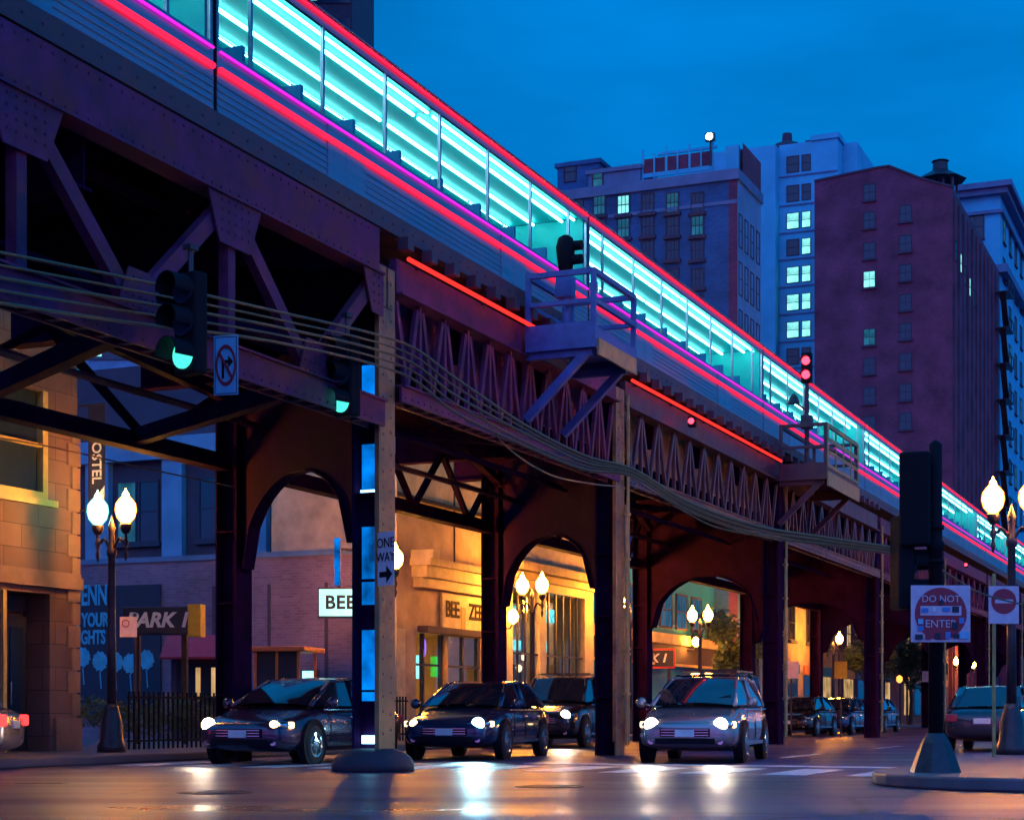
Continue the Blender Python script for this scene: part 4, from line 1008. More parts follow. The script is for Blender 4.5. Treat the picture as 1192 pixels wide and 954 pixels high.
# ------------------------------------------------------------------ cars
def car_mesh(kind):
    P = dict(sedan=dict(L=4.7, W=.90, H=1.44, belt=.95, ws=(1.25, .30), rr=(-1.15, -1.95), roofw=.60, hood=.80, front=.62),
             hatch=dict(L=4.4, W=.875, H=1.48, belt=.96, ws=(1.35, .35), rr=(-1.35, -2.02), roofw=.60, hood=.82, front=.62),
             suv=dict(L=4.7, W=.93, H=1.76, belt=1.10, ws=(1.05, .45), rr=(-1.95, -2.22), roofw=.70, hood=1.0, front=.76))[kind]
    return P
def make_car_road(label, paint, kind, loc, heading, lights, cat='car', name='parked_car', group='cars at the crossing', plate=True, rear=False, rack=False):
    P = car_mesh(kind); L, Wd, H, belt = P['L'], P['W'], P['H'], P['belt']
    t = thing(name, label, cat, loc, heading, group)
    hl = L/2; zf = P['front']; hd = P['hood']
    st = [(hl, .60*Wd/.9, .38, zf-.02), (hl-.08, .76*Wd/.9, .26, zf+.06), (hl-.38, .86*Wd/.9, .21, zf+.15), (hl-.75, Wd*.985, .20, hd+.02), (P['ws'][0]-.05, Wd, .19, belt), (.2, Wd, .19, belt+.005), (-1.0, Wd, .19, belt+.01),
          (-hl+.75, Wd*.985, .21, belt+.01), (-hl+.32, Wd*.94, .24, belt-.02), (-hl+.08, Wd*.85, .30, belt-.12), (-hl, Wd*.72, .38, belt-.22)]
    rings = []
    for x, w, zb, zt in st:
        h = zt - zb
        half = [(.70*w, zb), (.93*w, zb+.05), (w, zb+.26*h), (w*1.0, zb+.58*h), (.965*w, zb+.86*h), (.86*w, zt+.005), (.45*w, zt+.03)]
        rings.append([(x, y, z) for y, z in half] + [(x, -y, z) for y, z in reversed(half)])
    mb = MB(); mb.loft(rings); body = mb.build('body', paint, t, True)
    sd = body.modifiers.new('smooth', 'SUBSURF'); sd.levels = 2; sd.render_levels = 2
    # glasshouse
    wx, rx = P['ws'][0], P['ws'][1]; qx, bx = P['rr']; rw = P['roofw']
    bw = Wd*.86; zb = belt + .015
    def arc(x, w, z, crown, n=8): return [(x + 0.07*(1-(2*k/n-1)**2)*(1 if crown > 0 else -1)*abs(crown)*8, -w + 2*w*k/n, z + abs(crown)*.5*(1-(2*k/n-1)**2)) for k in range(n+1)]
    roof_st = [arc(rx, rw-.02, H-.06, .06), arc(rx-.35, rw, H-.015, .05), arc((rx+qx)/2, rw+.01, H, .05), arc(qx+.3, rw, H-.01, .05), arc(qx, rw-.02, H-.05, -.05)]
    rf = MB(); rf.loft(roof_st, caps=False, closed=False)
    wsb = arc(wx, bw-.04, zb, .10); rwb = arc(bx, bw-.08, zb-.01, -.08)
    # pillars and rails
    for s in (-1, 1):
        a0 = (wx, s*(bw-.04), zb); a1 = (rx, s*(rw-.02), H-.06); c0 = (bx, s*(bw-.08), zb); c1 = (qx, s*(rw-.02), H-.05)
        rf.bar(a0, a1, .07, .05); rf.bar(c0, c1, .16, .06); rf.bar(a1, ((rx+qx)/2, s*(rw+.01), H-.0), .06, .05); rf.bar(((rx+qx)/2, s*(rw+.01), H-.0), c1, .06, .05)
        for bxp in ((-.25,) if kind != 'suv' else (-.05, -1.15)):
            rf.bar((bxp-.05, s*(bw+.005), zb), (bxp-.12, s*(rw+.01), H-.03), .07, .05)
    rf.build('roof', paint, t, True)
    g1 = MB(); g1.loft([wsb, [tuple((Vector(a)+Vector(b))/2 + Vector((.03,0,.02))) for a, b in zip(wsb, roof_st[0])], roof_st[0]], caps=False, closed=False); g1.build('windshield', 'car_glass', t, True)
    g2 = MB(); g2.loft([roof_st[-1], rwb], caps=False, closed=False); g2.build('rear_window', 'car_glass', t, True)
    for s in (-1, 1):
        xs = [(wx-.06, rx-.02), (-.25, -.3), (bx+.14, qx+.04)] if kind != 'suv' else [(wx-.06, rx-.02), (-.05, -.1), (-1.15, -1.2), (bx+.1, qx+.04)]
        for (b0, t0), (b1, t1) in zip(xs[:-1], xs[1:]):
            w = MB(); ring = [(b0-.02, s*(bw-.01), zb), (b1+.02, s*(bw-.01), zb), (t1+.02, s*(rw-.005), H-.05), (t0-.02, s*(rw-.005), H-.05)]
            w.loft([ring, [(x, y-s*.01, z) for x, y, z in ring]]); w.build('side_window', 'car_glass', t)
        # waist trim and sill
        tr = MB(); tr.bar((wx-.2, s*(Wd*.985), belt-.05), (-hl+.8, s*(Wd*.985), belt-.04), .012, .02); tr.bar((1.0, s*(Wd+.0), .33), (-.9, s*(Wd+.0), .33), .03, .06); tr.build('side_trim', 'chrome', t)
        for xd in ((.15, -.85) if kind != 'suv' else (.1, -.95)):
            d = MB(); d.bar((xd, s*(Wd+.012), belt-.17), (xd-.16, s*(Wd+.012), belt-.165), .02, .025); d.build('door_handle', 'chrome', t)
        for xd in ((wx-.42, .02, -1.0) if kind != 'suv' else (wx-.3, .0, -1.08)):
            sm = MB(); sm.bar((xd, s*(Wd+.001), .32), (xd, s*(Wd+.003), .68), .012, .012); sm.bar((xd, s*(Wd+.003), .68), (xd-.02, s*(Wd*.972), belt-.03), .012, .012); sm.build('door_seam', 'black', t)
        mr = MB(); mr.lathe([(.02, -.09), (.085, -.06), (.10, .02), (.06, .08), (.01, .09)], 10, Matrix.Translation((wx-.28, s*(Wd+.09), zb+.05)) @ Matrix.Rotation(R(90), 4, 'Y')); mr.bar((wx-.3, s*(Wd*.87), zb-.01), (wx-.29, s*(Wd+.05), zb+.03), .05, .03); mr.build('wing_mirror', paint, t, True)
        for xw in (hl-.93, -hl+.98):
            r_ = .36 if kind == 'suv' else .325
            ar = MB(); ar.lathe([(r_+.075, -.10), (r_+.075, .012)], 20, Matrix.Translation((xw, s*(Wd-.002), r_+.02)) @ Matrix.Rotation(R(-90*s), 4, 'X')); ar.build('wheel_arch', 'black', t)
            mtx = Matrix.Translation((xw, s*(Wd-.075), r_)) @ Matrix.Rotation(R(-90*s), 4, 'X')
            w = MB(); w.lathe([(r_-.08, -.1), (r_, -.085), (r_, .075), (r_-.03, .10), (r_-.115, .105)], 20, mtx); wh = w.build('wheel', 'rubber', t, True)
            rm = MB(); rm.lathe([(r_-.115, .09), (r_-.13, .112), (r_-.17, .10), (.07, .108), (.05, .12)], 20, mtx)
            for k in range(5):
                a = 2*math.pi*k/5; rm.add([mtx @ Vector(q) for q in ((math.cos(a-.16)*.06, math.sin(a-.16)*.06, .124), (math.cos(a+.16)*.06, math.sin(a+.16)*.06, .124), (math.cos(a+.12)*(r_-.12), math.sin(a+.12)*(r_-.12), .116), (math.cos(a-.12)*(r_-.12), math.sin(a-.12)*(r_-.12), .116))], [(0,1,2,3)])
            rm.build('rim', 'chrome', wh)
    # nose
    gr = MB(); gr.box(hl-.12, hl+.015, -.42, .42, zf-.17, zf-.03)
    gr.box(hl-.12, hl+.01, -.5, .5, .33, .42); gr.build('grille', 'black', t)
    bars = MB()
    for k in range(3): bars.box(hl+.016, hl+.024, -.4, .4, zf-.15+k*.045, zf-.138+k*.045)
    bars.build('grille_bar', 'chrome', t)
    bp_ = MB(); bp_.loft([[(hl+.02-.10*(k/8*2-1)**2*1.6, -.78+1.56*k/8, z) for k in range(9)] for z in (.44, .5)] , caps=False, closed=False); bp_.build('bumper', paint, t, True)
    if plate:
        pl = MB(); pl.box(hl+.02, hl+.035, -.16, .16, .45, .57); pl.build('licence_plate', 'white_paint', t)
    zl = zf + .03
    for s, mt in zip((-1, 1), lights[:2]):
        ln = MB(); rr_ = .115 if mt and mt.startswith('head_') and mt != 'head_dim' else .075
        ho = MB(); hr = []
        for dx, sc in ((-.22, 1.0), (.0, .85), (.02, .6)):
            hr.append([(hl-.16+dx+ .06*math.cos(a), s*(.62*Wd/.9) + s*.0 + sc*.21*math.cos(a), zl + sc*.085*math.sin(a)) for a in [2*math.pi*k/14 for k in range(14)]])
        ho.loft(hr); h_ = ho.build('headlight', 'chrome', t, True)
        if mt:
            l2 = MB(); l2.lathe([(.01, .045), (rr_*.6, .035), (rr_, .0), (rr_, -.03)], 14, Matrix.Translation((hl-.08, s*.60*Wd/.9, zl)) @ Matrix.Rotation(R(90), 4, 'Y'))
            l2.build('lamp_lens', mt, h_, True)
            if mt in ('head_cyan', 'head_white'):
                sp = bpy.data.lights.new('beam', 'SPOT'); sp.energy = 420 if mt == 'head_cyan' else 130; sp.color = (.35, .9, 1.0) if mt == 'head_cyan' else (1, .82, .6); sp.spot_size = R(75); sp.spot_blend = .8; sp.shadow_soft_size = .08
                so = bpy.data.objects.new('beam', sp); col.objects.link(so); so.parent = h_; so.location = (hl+.10, s*.60*Wd/.9, zl)
                so.rotation_euler = Vector((-1, 0, .14)).to_track_quat('Z', 'Y').to_euler()
        sg = MB(); sg.box(hl-.36, hl-.24, s*Wd*.83, s*Wd*.925, zl-.05, zl+.05); bevel(sg.build('turn_signal', 'head_dim' if lights[2] else 'orange_paint', h_), .02)
    for s in (-1, 1):
        fg = MB(); fg.lathe([(.055, 0), (.05, .02)], 10, Matrix.Translation((hl-.07, s*.60*Wd/.9, .37)) @ Matrix.Rotation(R(90), 4, 'Y'))
        fg.build('fog_lamp', lights[3] if len(lights) > 3 and lights[3] else 'chrome', t)
    # tail
    for s in (-1, 1):
        tl = MB(); tl.box(-hl-.01, -hl+.16, s*Wd*.58, s*Wd*.86, belt-.30, belt-.13); bevel(tl.build('tail_light', 'tail' if rear else 'red_paint', t), .03)
    rb = MB(); rb.box(-hl-.015, -hl+.05, -.18, .18, belt-.34, belt-.22); rb.build('rear_plate', 'white_paint', t)
    wp = MB(); wp.bar((wx-.02, -.45, zb+.05), (wx-.28, .05, zb+.20), .02, .015); wp.bar((wx-.02, .15, zb+.05), (wx-.28, .6, zb+.18), .02, .015); wp.build('wiper', 'black', t)
    if rack:
        rk = MB()
        for s in (-1, 1): rk.bar((rx-.3, s*(rw-.05), H+.06), (qx+.2, s*(rw-.05), H+.06), .04, .035)
        for x in (rx-.5, qx+.4): rk.bar((x, -(rw-.05), H+.08), (x, rw-.05, H+.08), .05, .03)
        rk.build('roof_rack', 'dark_metal', t)
    return t
def head(phi): return math.atan2(-math.cos(R(phi)), -math.sin(R(phi)))
def front_at(px, Y, phi, L):
    """centre of a car whose nose stands at this distance, heading back along angle phi"""
    k = (px-596)/F_PX
    return (k*Y + math.sin(R(phi))*L/2, Y + math.cos(R(phi))*L/2, 0)
G = 'cars waiting at the crossing'
make_car_road('dark purple sedan turning in front of the parking lot, left of the blue column', 'paint_purple', 'sedan', front_at(277, 27.6, 21, 4.7), head(21), ('head_white', 'head_dim', True), name='car', group=G)
make_car_road('dark blue sedan with one blazing cyan headlight, right of the blue column', 'paint_blue', 'sedan', front_at(517, 30.6, 15, 4.7), head(15), ('head_dim', 'head_cyan', True, None), name='car', group=G)
make_car_road('dark sport utility car behind the sedan with the cyan headlight', 'paint_dark', 'suv', front_at(628, 41.5, 17, 4.7), head(17), (None, 'head_white', False), name='car', group=G, rack=True)
make_car_road('silver hatchback with two glaring white headlights, front of its lane', 'paint_silver', 'hatch', front_at(797, 28.6, 16, 4.4), head(16), ('head_white', 'head_white', True), name='car', group=G)
make_car_road('dark roof rack car queued right behind the silver hatchback', 'paint_dark', 'suv', front_at(800, 38.0, 19, 4.7), head(19), ('head_dim', None, False), name='car', group=G, rack=True)
make_car_road('pale car leaving the photo at the left edge, only its tail showing', 'paint_silver', 'sedan', ((17-596)/F_PX*26 - 2.35, 26, 0), R(182), (None, None, False), name='car', group='other cars', rear=True)
make_car_road('dark car parked at the near kerb, its tail seen behind the signal post', 'paint_dark', 'sedan', W(u_of(1143, 5.25)+2.35, 5.25, 0), ALPHA, (None, None, False), name='parked_car', group='other cars')
for px, lab, pt in ((918, 'dark parked car far off, partly behind the third column', 'paint_dark'), (962, 'dark parked car far off, under the distant twin lamp', 'paint_blue'), (1003, 'dark parked car far off, left of the fourth column', 'paint_purple')):
    make_car_road(lab, pt, 'sedan', W(u_of(px, 15.0)+2, 15.0, 0), ALPHA + math.pi, ('head_dim' if pt == 'paint_blue' else None, None, False), name='parked_car', group='parked cars in the distance')

# ------------------------------------------------------------------ signals, posts and signs
def signal(label, p, facing, lens, vis=True, hang=True):
    """three lens head; local -y is the way it faces"""
    t = thing('traffic_signal', label, 'traffic light', p, facing, 'traffic lights')
    b = MB(); b.box(-.17, .17, 0, .2, -.55, .55); bevel(b.build('housing', 'black', t), .03)
    for k, z in enumerate((.35, 0, -.35)):
        on = (lens == 'green' and k == 2) or (lens == 'red' and k == 0)
        disc(0, z, .15, -.03, -.002).build('lens', 'green_lens' if on else 'window_dark', t)
        vs = [(math.cos(a), math.sin(a)) for a in [math.pi*(1.16*j/14) - .25 for j in range(15)]]
        vz = MB(); vz.loft([[(x*.165, y, z + q*.165) for x, q in vs] + [(x*.155, y, z + q*.155) for x, q in reversed(vs)] for y in (-.004, -.26)]); vz.build('visor', 'black', t)
    if hang:
        h = MB(); h.tube([(0, .1, .55), (0, .1, .8)], .03, 6); h.box(-.06, .06, .04, .16, .8, .86); h.build('hanger', 'dark_metal', t)
    return t
signal('green traffic light hanging under the truss left of the no right turn sign', at(214, 413, 18.6) + Vector((0, 0, .35)), R(-38), 'green')
signal('green traffic light on the truss just left of the blue lit column', at(398, 467, 23.3) + Vector((0, 0, .35)), R(-42), 'green')
sp_ = thing('signal_post', 'black signal post on a flared base at the near right corner', 'post', at(1089, 829, 20.2) * 1.0, BETA)
sp_.location.z = .15
b = MB(); b.lathe([(.30, 0), (.28, .06), (.17, .35), (.13, .42), (.10, .46)], 8); b.build('base', 'dark_metal', sp_)
b = MB(); b.lathe([(.085, .45), (.08, 2.6), (.10, 2.62), (.10, 2.7), (.08, 2.72), (.075, 3.85), (.02, 3.9)], 12)
for z in (1.95, 2.1, 2.45, 2.85): b.lathe([(.1, z), (.1, z+.05)], 12)
b.build('pole', 'black', sp_, True)
ar = MB(); ar.tube([(0, 0, 3.42), (-.35, 0, 3.42)], .045, 8); ar.tube([(0,0,2.42), (-.3, 0, 2.42)], .04, 8); ar.build('arm', 'black', sp_)
signal('black traffic light seen from behind on the near right post, upper one', at(1067, 582, 20.2), BETA + math.pi, 'none', hang=False)
signal('black traffic light seen from behind on the near right post, lower one', at(1060, 655, 20.3), BETA + R(120), 'none', hang=False)
# cone cap lamp on the upper arm: small white finial seen above the signal
# DO NOT ENTER sign covered with stickers
sg = thing('road_sign', 'square do not enter sign plastered with stickers on the near right post', 'sign', at(1095, 714, 20.0), R(2))
b = MB(); b.box(-.35, .35, 0, .006, -.33, .33); bevel(b.build('panel', 'pink_paint', sg), .003)
disc(0, .0, .305, -.006, -.001, 36).build('disc', 'red_paint', sg)
b = MB(); b.box(-.24, .24, -.012, -.008, -.02, .09); b.build('bar', 'pink_paint', sg)
link('lettering', text_mesh('DO NOT', .112, 'pink_paint', .002), sg, (0, -.012, .17)); link('lettering', text_mesh('ENTER', .125, 'pink_paint', .002), sg, (0, -.012, -.12))
rn = random.Random(5); st_ = {}
for x, z, w, h, mt in ((-.19, .04, .08, .05, 'blue_paint'), (-.08, .05, .04, .06, 'white_paint'), (.06, .05, .09, .05, 'blue_paint'), (.17, .05, .08, .07, 'navy'), (-.24, -.09, .06, .06, 'sign_blue'), (-.24, -.17, .07, .06, 'blue_paint'), (.24, -.08, .06, .07, 'blue_paint'), (.16, -.14, .07, .08, 'navy'), (-.26, -.27, .09, .06, 'navy'), (-.15, -.27, .07, .06, 'red_paint'), (-.04, -.26, .06, .07, 'navy'), (.08, -.25, .06, .08, 'blue_paint'), (.18, -.26, .08, .05, 'navy'), (.27, -.25, .12, .08, 'sign_blue'), (.0, .13, .05, .05, 'navy')):
    MB().box(x-w/2, x+w/2, -.022, -.017, z-h/2, z+h/2).build('sticker', mt, sg)

b = MB(); b.box(-.03, .03, .006, .12, -.1, .1); b.build('clamp', 'dark_metal', sg)
# second red and white sign at the right edge with its pole
sg = thing('road_sign', 'smaller pink and red road sign on a thin ochre post at the right edge', 'sign', at(1167, 829, 27), R(2)); sg.location.z = .15
zz = z_at(704, 27)-.15
b = MB(); b.tube([(-.12, .05, 0), (-.12, .05, zz+.5)], .03, 8); b.build('post', 'cage_ochre', sg)
b = MB(); b.box(-.22, .26, 0, .006, zz-.29, zz+.3); b.build('panel', 'pink_paint', sg)
b = disc(.02, zz+.06, .2, -.006, -.001, 28); b.build('disc', 'red_paint', sg)
b = MB(); b.box(-.12, .16, -.012, -.008, zz+.03, zz+.09); b.build('bar', 'pink_paint', sg)
# no right turn
sg = thing('road_sign', 'blue lit no right turn sign hung on the truss girder', 'sign', at(263, 425, 19.6), R(-14))
b = MB(); b.box(-.15, .15, 0, .006, -.34, .34); bevel(b.build('panel', 'sign_blue', sg), .003)
b = MB(); b.box(-.135, .135, -.004, -.001, -.325, -.318); b.box(-.135, .135, -.004, -.001, .318, .325); b.box(-.135, -.128, -.004, -.001, -.318, .318); b.box(.128, .135, -.004, -.001, -.318, .318); b.build('border', 'black', sg)
ri = MB(); ri.loft([[(math.cos(a)*.125*f, y, math.sin(a)*.235*f) for f, y in ((1, -.003), (1, -.008), (.82, -.008), (.82, -.003))] for a in [2*math.pi*k/32 for k in range(33)]], caps=False); ri.bar((-.085, -.0135, .155), (.085, -.0135, -.155), .03, .01, (0, -1, 0)); ri.build('prohibition_ring', 'red_paint', sg)
b = MB(); b.box(-.05, -.02, -.0075, -.0035, -.15, .06); b.box(-.02, .03, -.0075, -.0035, .02, .06); b.prism([(.03, -.03), (.09, .04), (.03, .11)], lambda p, q, d: (p, d, q), -.0075, -.0035); b.build('arrow', 'black', sg)
b = MB(); b.box(-.03, .03, .006, .2, .1, .2); b.build('bracket', 'dark_metal', sg)
# one way sign on the column
sg = thing('road_sign', 'one way sign fixed to the side of the blue lit column', 'sign', at(449, 650, 24.3), R(-50))
b = MB(); b.box(-.20, .20, 0, .006, -.38, .38); bevel(b.build('panel', 'white_paint', sg), .003)
link('lettering', text_mesh('ONE', .2, 'black', .002), sg, (0, -.007, .22)); link('lettering', text_mesh('WAY', .19, 'black', .002), sg, (0, -.007, .02))
b = MB(); b.prism([(-.15, -.18), (.02, -.18), (.02, -.10), (.16, -.22), (.02, -.34), (.02, -.26), (-.15, -.26)], lambda p, q, d: (p, d, q), -.006, -.001); b.build('arrow', 'black', sg)
# hostel banner
bn = thing('banner', 'narrow dark vertical banner reading HOSTEL on the warm corner building', 'banner', W(uL+.05, 19.6, 0), BETA + R(6))
Yb = Y_of(91, 19.6); s_ = Yb / F_PX
bt, bb_ = z_at(488, Yb), z_at(588, Yb); bw_ = 22 * s_
b = MB(); b.box(-bw_/2, bw_/2, -.01, .01, bb_, bt+.35); b.build('cloth', 'navy', bn)
b = MB(); b.prism([(-bw_/2, bb_), (bw_/2, bb_), (bw_/2, bb_ + 27*s_)], lambda p, q, d: (p, d, q), -.018, -.011); b.build('corner_field', 'white_paint', bn)
b = MB(); b.loft([[(.03 + math.cos(a)*.085*f, y, bb_ + .1 + math.sin(a)*.085*f) for f, y in ((1, -.02), (1, -.024), (.78, -.024), (.78, -.02))] for a in [2*math.pi*k/20 for k in range(21)]], caps=False); b.prism([(-.01, bb_+.07), (.07, bb_+.07), (.03, bb_+.14)], lambda p, q, d: (p, d, q), -.024, -.019); b.build('emblem', 'orange_paint', bn)
me = text_mesh('HOSTEL', .27, 'white_paint', .004, 0, 'CENTER', .004); me.transform(Matrix.Rotation(R(90), 4, 'Y'))
link('lettering', me, bn, (.0, -.016, bt - .62))
b = MB(); b.tube([(-.6, .02, bt+.36), (bw_/2, 0, bt+.36)], .025, 6); b.tube([(-.6, .02, bb_-.02), (bw_/2, 0, bb_-.02)], .02, 6); b.build('bracket', 'dark_metal', bn)
# PARK 1 signs
def park(label, p, w, h, txt, rz, end=True, frame='navy'):
    t = thing('parking_sign', label, 'sign', (p[0], p[1], 0), rz, 'parking signs'); z = p[2]
    b = MB(); b.box(-w/2, w/2, 0, .35, z-h/2, z+h/2); bevel(b.build('panel', 'navy', t), .02)
    link('lettering', text_mesh(txt, h*.72, 'white_paint', .006, .25, 'CENTER', .016), t, (w*.04, -.008, z))
    if frame != 'navy':
        b = MB(); b.box(-w/2-.05, w/2+.05, -.03, .30, z+h/2+.002, z+h/2+.07); b.box(-w/2-.05, w/2+.05, -.03, .30, z-h/2-.07, z-h/2-.002); b.box(w/2+.002, w/2+.07, -.03, .3, z-h/2, z+h/2); b.build('frame', frame, t)
    if end:
        b = MB(); b.box(w/2+.01, w/2+.3, .0, .35, z-h/2-.05, z+h/2+.05); b.build('end_panel', 'yellow_paint', t)
    b = MB()
    for x in (-w/2+.2, w/2-.2): b.box(x-.06, x+.06, .36, .48, 0.01, z+h/2)
    b.build('post', 'dark_metal', t); return t
park('wide dark parking sign reading PARK 1 at the left lot entrance', at(180, 722, 38), 1.5, .62, 'PARK 1', R(-8))
park('red framed parking sign reading PARK 1 beside the teal building', at(752, 766, 66), 2.1, .62, 'PARK 1', R(-8), False, 'red_paint')
park('tiny far parking sign reading PARK 1 left of the dark parked car', at(1078, 778, 105), 2.6, .7, 'PARK 1', R(-8), False)
# small no parking sign on a pole in front of the lot
sg = thing('road_sign', 'small pale no parking sign on a pole in front of the PARK 1 sign', 'sign', at(150, 829, 33), R(-6)); sg.location.z = .15
z = z_at(729, 33) - .15
b = MB(); b.box(-.17, .17, -.03, -.024, z-.2, z+.19); b.build('panel', 'pink_paint', sg)
b = MB(); b.loft([[(-.05 + math.cos(a)*.075*f, y, z+.06 + math.sin(a)*.075*f) for f, y in ((1, -.033), (1, -.037), (.75, -.037), (.75, -.033))] for a in [2*math.pi*k/16 for k in range(17)]], caps=False); b.build('prohibition_ring', 'red_paint', sg)
b = MB(); b.tube([(.12, 0, 0), (.12, 0, z+.25)], .03, 8); b.build('post', 'dark_metal', sg)
# far small signs
for px, py, w, h, mt, lab in ((921, 776, .55, .6, 'pink_paint', 'small pale notice sign beside the third column'), (979, 776, .45, .6, 'yellow_paint', 'small yellow sign between the far columns'), (1082, 788, .8, .6, 'pink_paint', 'small pink notice sign below the far parking sign')):
    Y = 60 if px < 1000 else 95
    sg = thing('notice_sign', lab, 'sign', at(px, 829, Y), BETA); sg.location.z = .15 if px > 1000 else 0.0
    z = z_at(py, Y) - .1
    b = MB(); b.box(-w/2, w/2, -.05, -.03, z-h/2, z+h/2); b.build('panel', mt, sg)
    b = MB(); b.tube([(0, 0, 0), (0, 0, z+h/2)], .035, 6); b.build('post', 'dark_metal', sg)

# parking booth
bo = thing('parking_booth', 'small attendant booth with orange roof in the parking lot', 'booth', at(322, 829, 40), R(-10)); bo.location.z = .15
zt = z_at(752, 40) - .15
b = MB(); b.box(-.55, .55, 0, 1.4, 0, .75)
for x in (-.55, -.03, .49):
    for y in (0, 1.34): b.box(x, x+.06, y, y+.06, .75, zt-.12)
b.build('wall', 'orange_paint', bo)
b = MB(); b.box(-.72, .72, -.15, 1.55, zt-.12, zt); bevel(b.build('roof', 'orange_paint', bo), .02)
b = MB(); b.box(-.49, -.03, .02, .03, .75, zt-.12); b.box(.03, .49, .02, .03, .75, zt-.12); b.build('window', 'window_dark', bo)
b = MB(); b.box(-.3, .3, .5, .7, zt-.2, zt-.16); b.build('ceiling_lamp', 'shop_white', bo)
sc_ = thing('lit_screen', 'small glowing cyan payment screen beside the parking booth', 'screen', at(360, 829, 42), R(-10)); sc_.location.z = .15
b = MB(); b.box(-.16, .16, 0, .2, 0, 1.35); b.box(-.2, .2, -.02, .25, 1.35, 1.75); b.build('cabinet', 'dark_metal', sc_)
b = MB(); b.box(-.17, .17, -.028, -.022, 1.4, 1.72); b.build('screen', 'shop_cyan', sc_)
# lot kiosk with awning
aw = thing('kiosk', 'low lot kiosk with dark red awning and small lit window', 'kiosk', at(233, 829, 42), R(-10)); aw.location.z = .15
b = MB(); b.box(-.75, .75, 0, 1.2, 0, 2.0); b.build('wall', 'dark_wall', aw)
b = MB(); b.loft([[(-.85, 0.01, 2.0), (-.85, 0.01, 2.6), (-.85, -.5, 2.05), (-.85, -.5, 2.0)], [(.85, 0.01, 2.0), (.85, 0.01, 2.6), (.85, -.5, 2.05), (.85, -.5, 2.0)]]); b.build('awning', 'red_paint', aw)
b = MB(); b.box(-.6, .6, -.03, -.005, 1.0, 1.9); w_ = b.build('window', 'window_dark', aw)
b = MB()
for x in (-.45, -.1, .3): b.box(x, x+.12, -.045, -.032, 1.1, 1.8)
b.build('lit_pane', 'win_warm', w_)
# fence and hedge along the lot
fn = thing('iron_fence', 'low black iron fence along the parking lot sidewalk', 'fence', W(0,0,0), ALPHA)
b = MB(); a0, a1 = uL+.5, uS-.8
k = a0
while k < a1: b.box(k, k+.03, 19.2, 19.23, .16, 1.25); k += .16
b.build('picket', 'black', fn)
b = MB(); b.box(a0, a1, 19.18, 19.25, 1.12, 1.16); b.box(a0, a1, 19.18, 19.25, .3, .34); b.build('rail', 'black', fn)
def leafy(name, label, cat, loc, pts, n, size, trunk=None, seed=1, group=None):
    t = thing(name, label, cat, loc, 0, group); rn = random.Random(seed); b = MB()
    for _ in range(n):
        cx, cy, cz, r = rn.choice(pts)
        d = Vector((rn.gauss(0,1), rn.gauss(0,1), rn.gauss(0,1))).normalized() * r * rn.random()**.4
        p = Vector((cx, cy, cz)) + d; a = Vector((rn.gauss(0,1), rn.gauss(0,1), rn.gauss(0,.6))).normalized(); c = a.orthogonal().normalized(); s = size*rn.uniform(.6, 1.4)
        b.add([p - a*s, p + c*s*.45, p + a*s, p - c*s*.45], [(0,1,2,3)])
    b.build('crown', 'leaf', t)
    if trunk:
        k = MB(); k.tube([(0,0,0), (.05,0,trunk*.6), (0,.05,trunk)], [.14, .10, .08], 8)
        for j in range(5):
            a = j*1.3; k.tube([(0,.05,trunk*.85), (math.cos(a)*.5, math.sin(a)*.5, trunk+.6), (math.cos(a)*1.0, math.sin(a)*1.0, trunk+1.2)], [.06, .04, .02], 6)
        k.build('trunk', 'bark', t)
    return t
hp = [(-1.6+.35*k, rr.uniform(-.1,.1), .5 + rr.uniform(0, .25), .4) for k in range(10)]
h_ = leafy('hedge', 'low ragged hedge behind the iron fence of the lot', 'hedge', at(180, 829, 36.5) , hp, 1500, .07, None, 4); h_.location.z = .15
for px, Y, sc, lab, sd in ((862, 70, 1.0, 'small dark street tree in front of the teal wall', 1), (1010, 88, 1.25, 'dark street tree beside the fourth column in the distance', 2), (1060, 100, 1.2, 'dark street tree behind the defaced round sign', 3)):
    rn = random.Random(sd); pts = [(rn.uniform(-1.1,1.1), rn.uniform(-1.1,1.1), 3.1 + rn.uniform(-.5, 1.4), rn.uniform(.5, .9)) for _ in range(9)]
    tr_ = leafy('street_tree', lab, 'tree', at(px, 829, Y), pts, 1900, .13, 2.3, sd, 'street trees'); tr_.location.z = .15
# amber signal far off
fs = thing('warning_lamp', 'small amber lamp on a thin pole among the distant cars', 'lamp', at(1047, 829, 92), BETA); fs.location.z = .15
b = MB(); b.tube([(0,0,0), (0,0,z_at(790,92)-.3)], .04, 6); b.build('pole', 'dark_metal', fs)
b = MB(); b.lathe([(.05, 0), (.16, .1), (.16, .3), (.04, .4)], 10, Matrix.Translation((0, 0, z_at(790,92)-.35))); b.build('lamp_globe', 'shop_amber', fs)

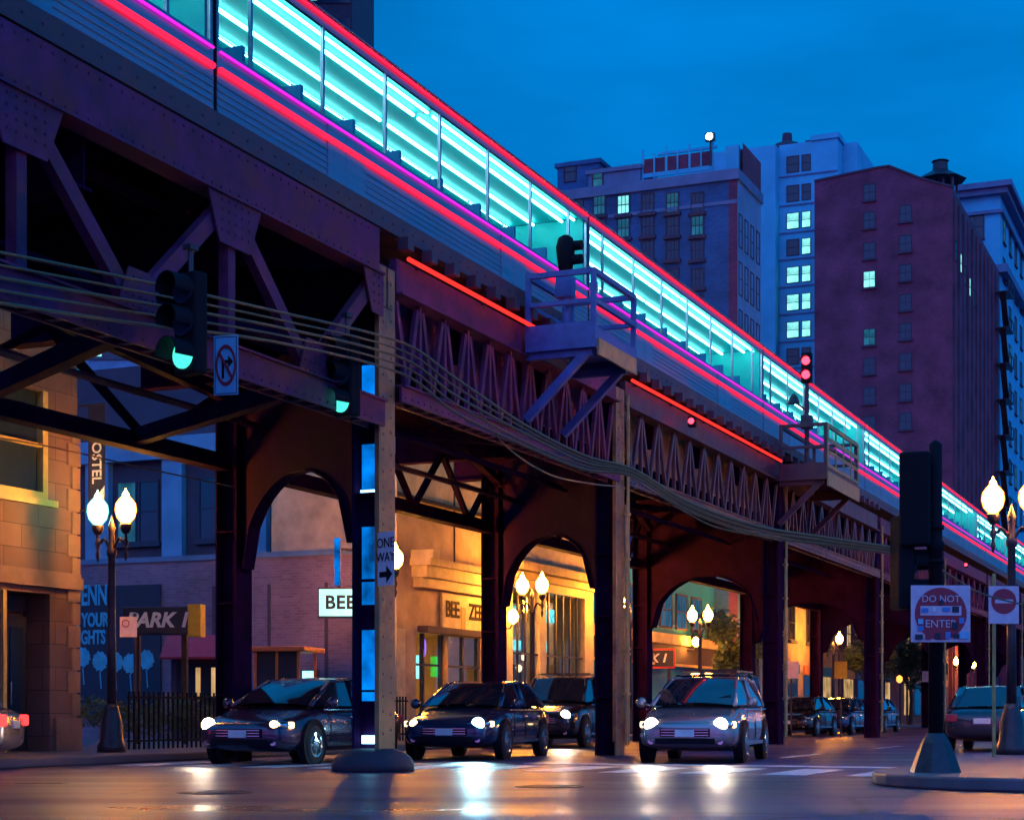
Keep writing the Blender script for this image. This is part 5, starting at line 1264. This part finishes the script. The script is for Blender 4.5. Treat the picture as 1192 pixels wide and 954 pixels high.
# ------------------------------------------------------------------ cables slung along the street side
rn = random.Random(9)
def cable(label, pts, r, n=7):
    b = MB(); b.tube(catmull([at(*p) for p in pts], n), r, 6)
    tag(b.build('cable', 'cable_rubber', None, True), label, 'cable', 'utility cables')
labs = ['top cable of the bundle running across to the black traffic signal', 'second thick cable of the sagging bundle', 'third cable of the sagging bundle, in its middle', 'lower cable of the sagging bundle', 'lowest cable of the sagging bundle']
for i, d in enumerate((-9, -4, 0, 5, 11)):
    f = d / 10
    cable(labs[i], [(-30, 288 + i*15, 16.6), (140, 322 + i*13, 18.6), (320, 362 + i*9, 21.2), (466, 398 + i*9, 24.2), (530, 440 + i*10, 24.1), (610, 494 + i*6 + rn.uniform(-2,2), 23.9), (680, 530 + i*4, 23.6), (738, 550 + f*4, 23.3), (800, 588 + f*5, 22.6), (880, 616 + f*4 + rn.uniform(-2,2), 21.8), (960, 629 + f*4, 21.2), (1046, 641 + f*3, 20.4)], .016 if i % 2 else .021)
cable('thin loose cable drooping from the bundle to the second column', [(560, 480, 24.0), (590, 520, 24.2), (640, 552, 26), (690, 563, 28), (722, 566, 30)], .012)
cable('thin slack cable hanging off the lower bundle towards the third column', [(735, 556, 23.3), (770, 578, 23.2), (830, 612, 22.6), (905, 626, 21.9)], .011)
cable('cable running from the black signal post away to the right', [(1085, 655, 20.3), (1110, 672, 21), (1150, 693, 22.5), (1230, 712, 24)], .013)
cable('thin cable crossing low at the left in front of the corner building', [(-30, 505, 22), (60, 520, 23.2), (170, 545, 24.6), (270, 566, 26)], .012)

# manhole covers and a kerb drain
for px, py, lab in ((640, 915, 'round iron manhole cover in the road in front of the silver hatchback'), (250, 922, 'round iron manhole cover in the road below the purple sedan')):
    Y = CAM_H*F_PX/(py-HORIZON); mh = thing('manhole_cover', lab, 'manhole', at(px, 829, Y), BETA); mh.location.z = 0.0
    b = MB(); b.lathe([(.40, .001), (.40, .009), (.37, .011), (.36, .007)], 24)
    b.build('frame', 'dark_metal', mh)
    b = MB(); b.lathe([(.345, .002), (.345, .010)], 24)
    for k in range(-3, 4): b.box(-.26, .26, k*.085-.02, k*.085+.02, .0102, .014)
    b.build('lid', 'dark_metal', mh)

lp_ = thing('wall_lamp', 'small single amber lamp below the twin lamp before the teal building', 'lamp', W(u_of(810, 20.4), 20.4, z_at(747, Y_of(810, 20.4))), ALPHA)
b = MB(); b.lathe([(.04, -.2), (.15, -.1), (.18, .02), (.12, .15), (.03, .22)], 12); b.build('globe', 'globe_amber', lp_, True)
b = MB(); b.tube([(0, 0, -.2), (0, .1, -.32), (0, .38, -.32)], .03, 6); b.build('bracket', 'dark_metal', lp_)
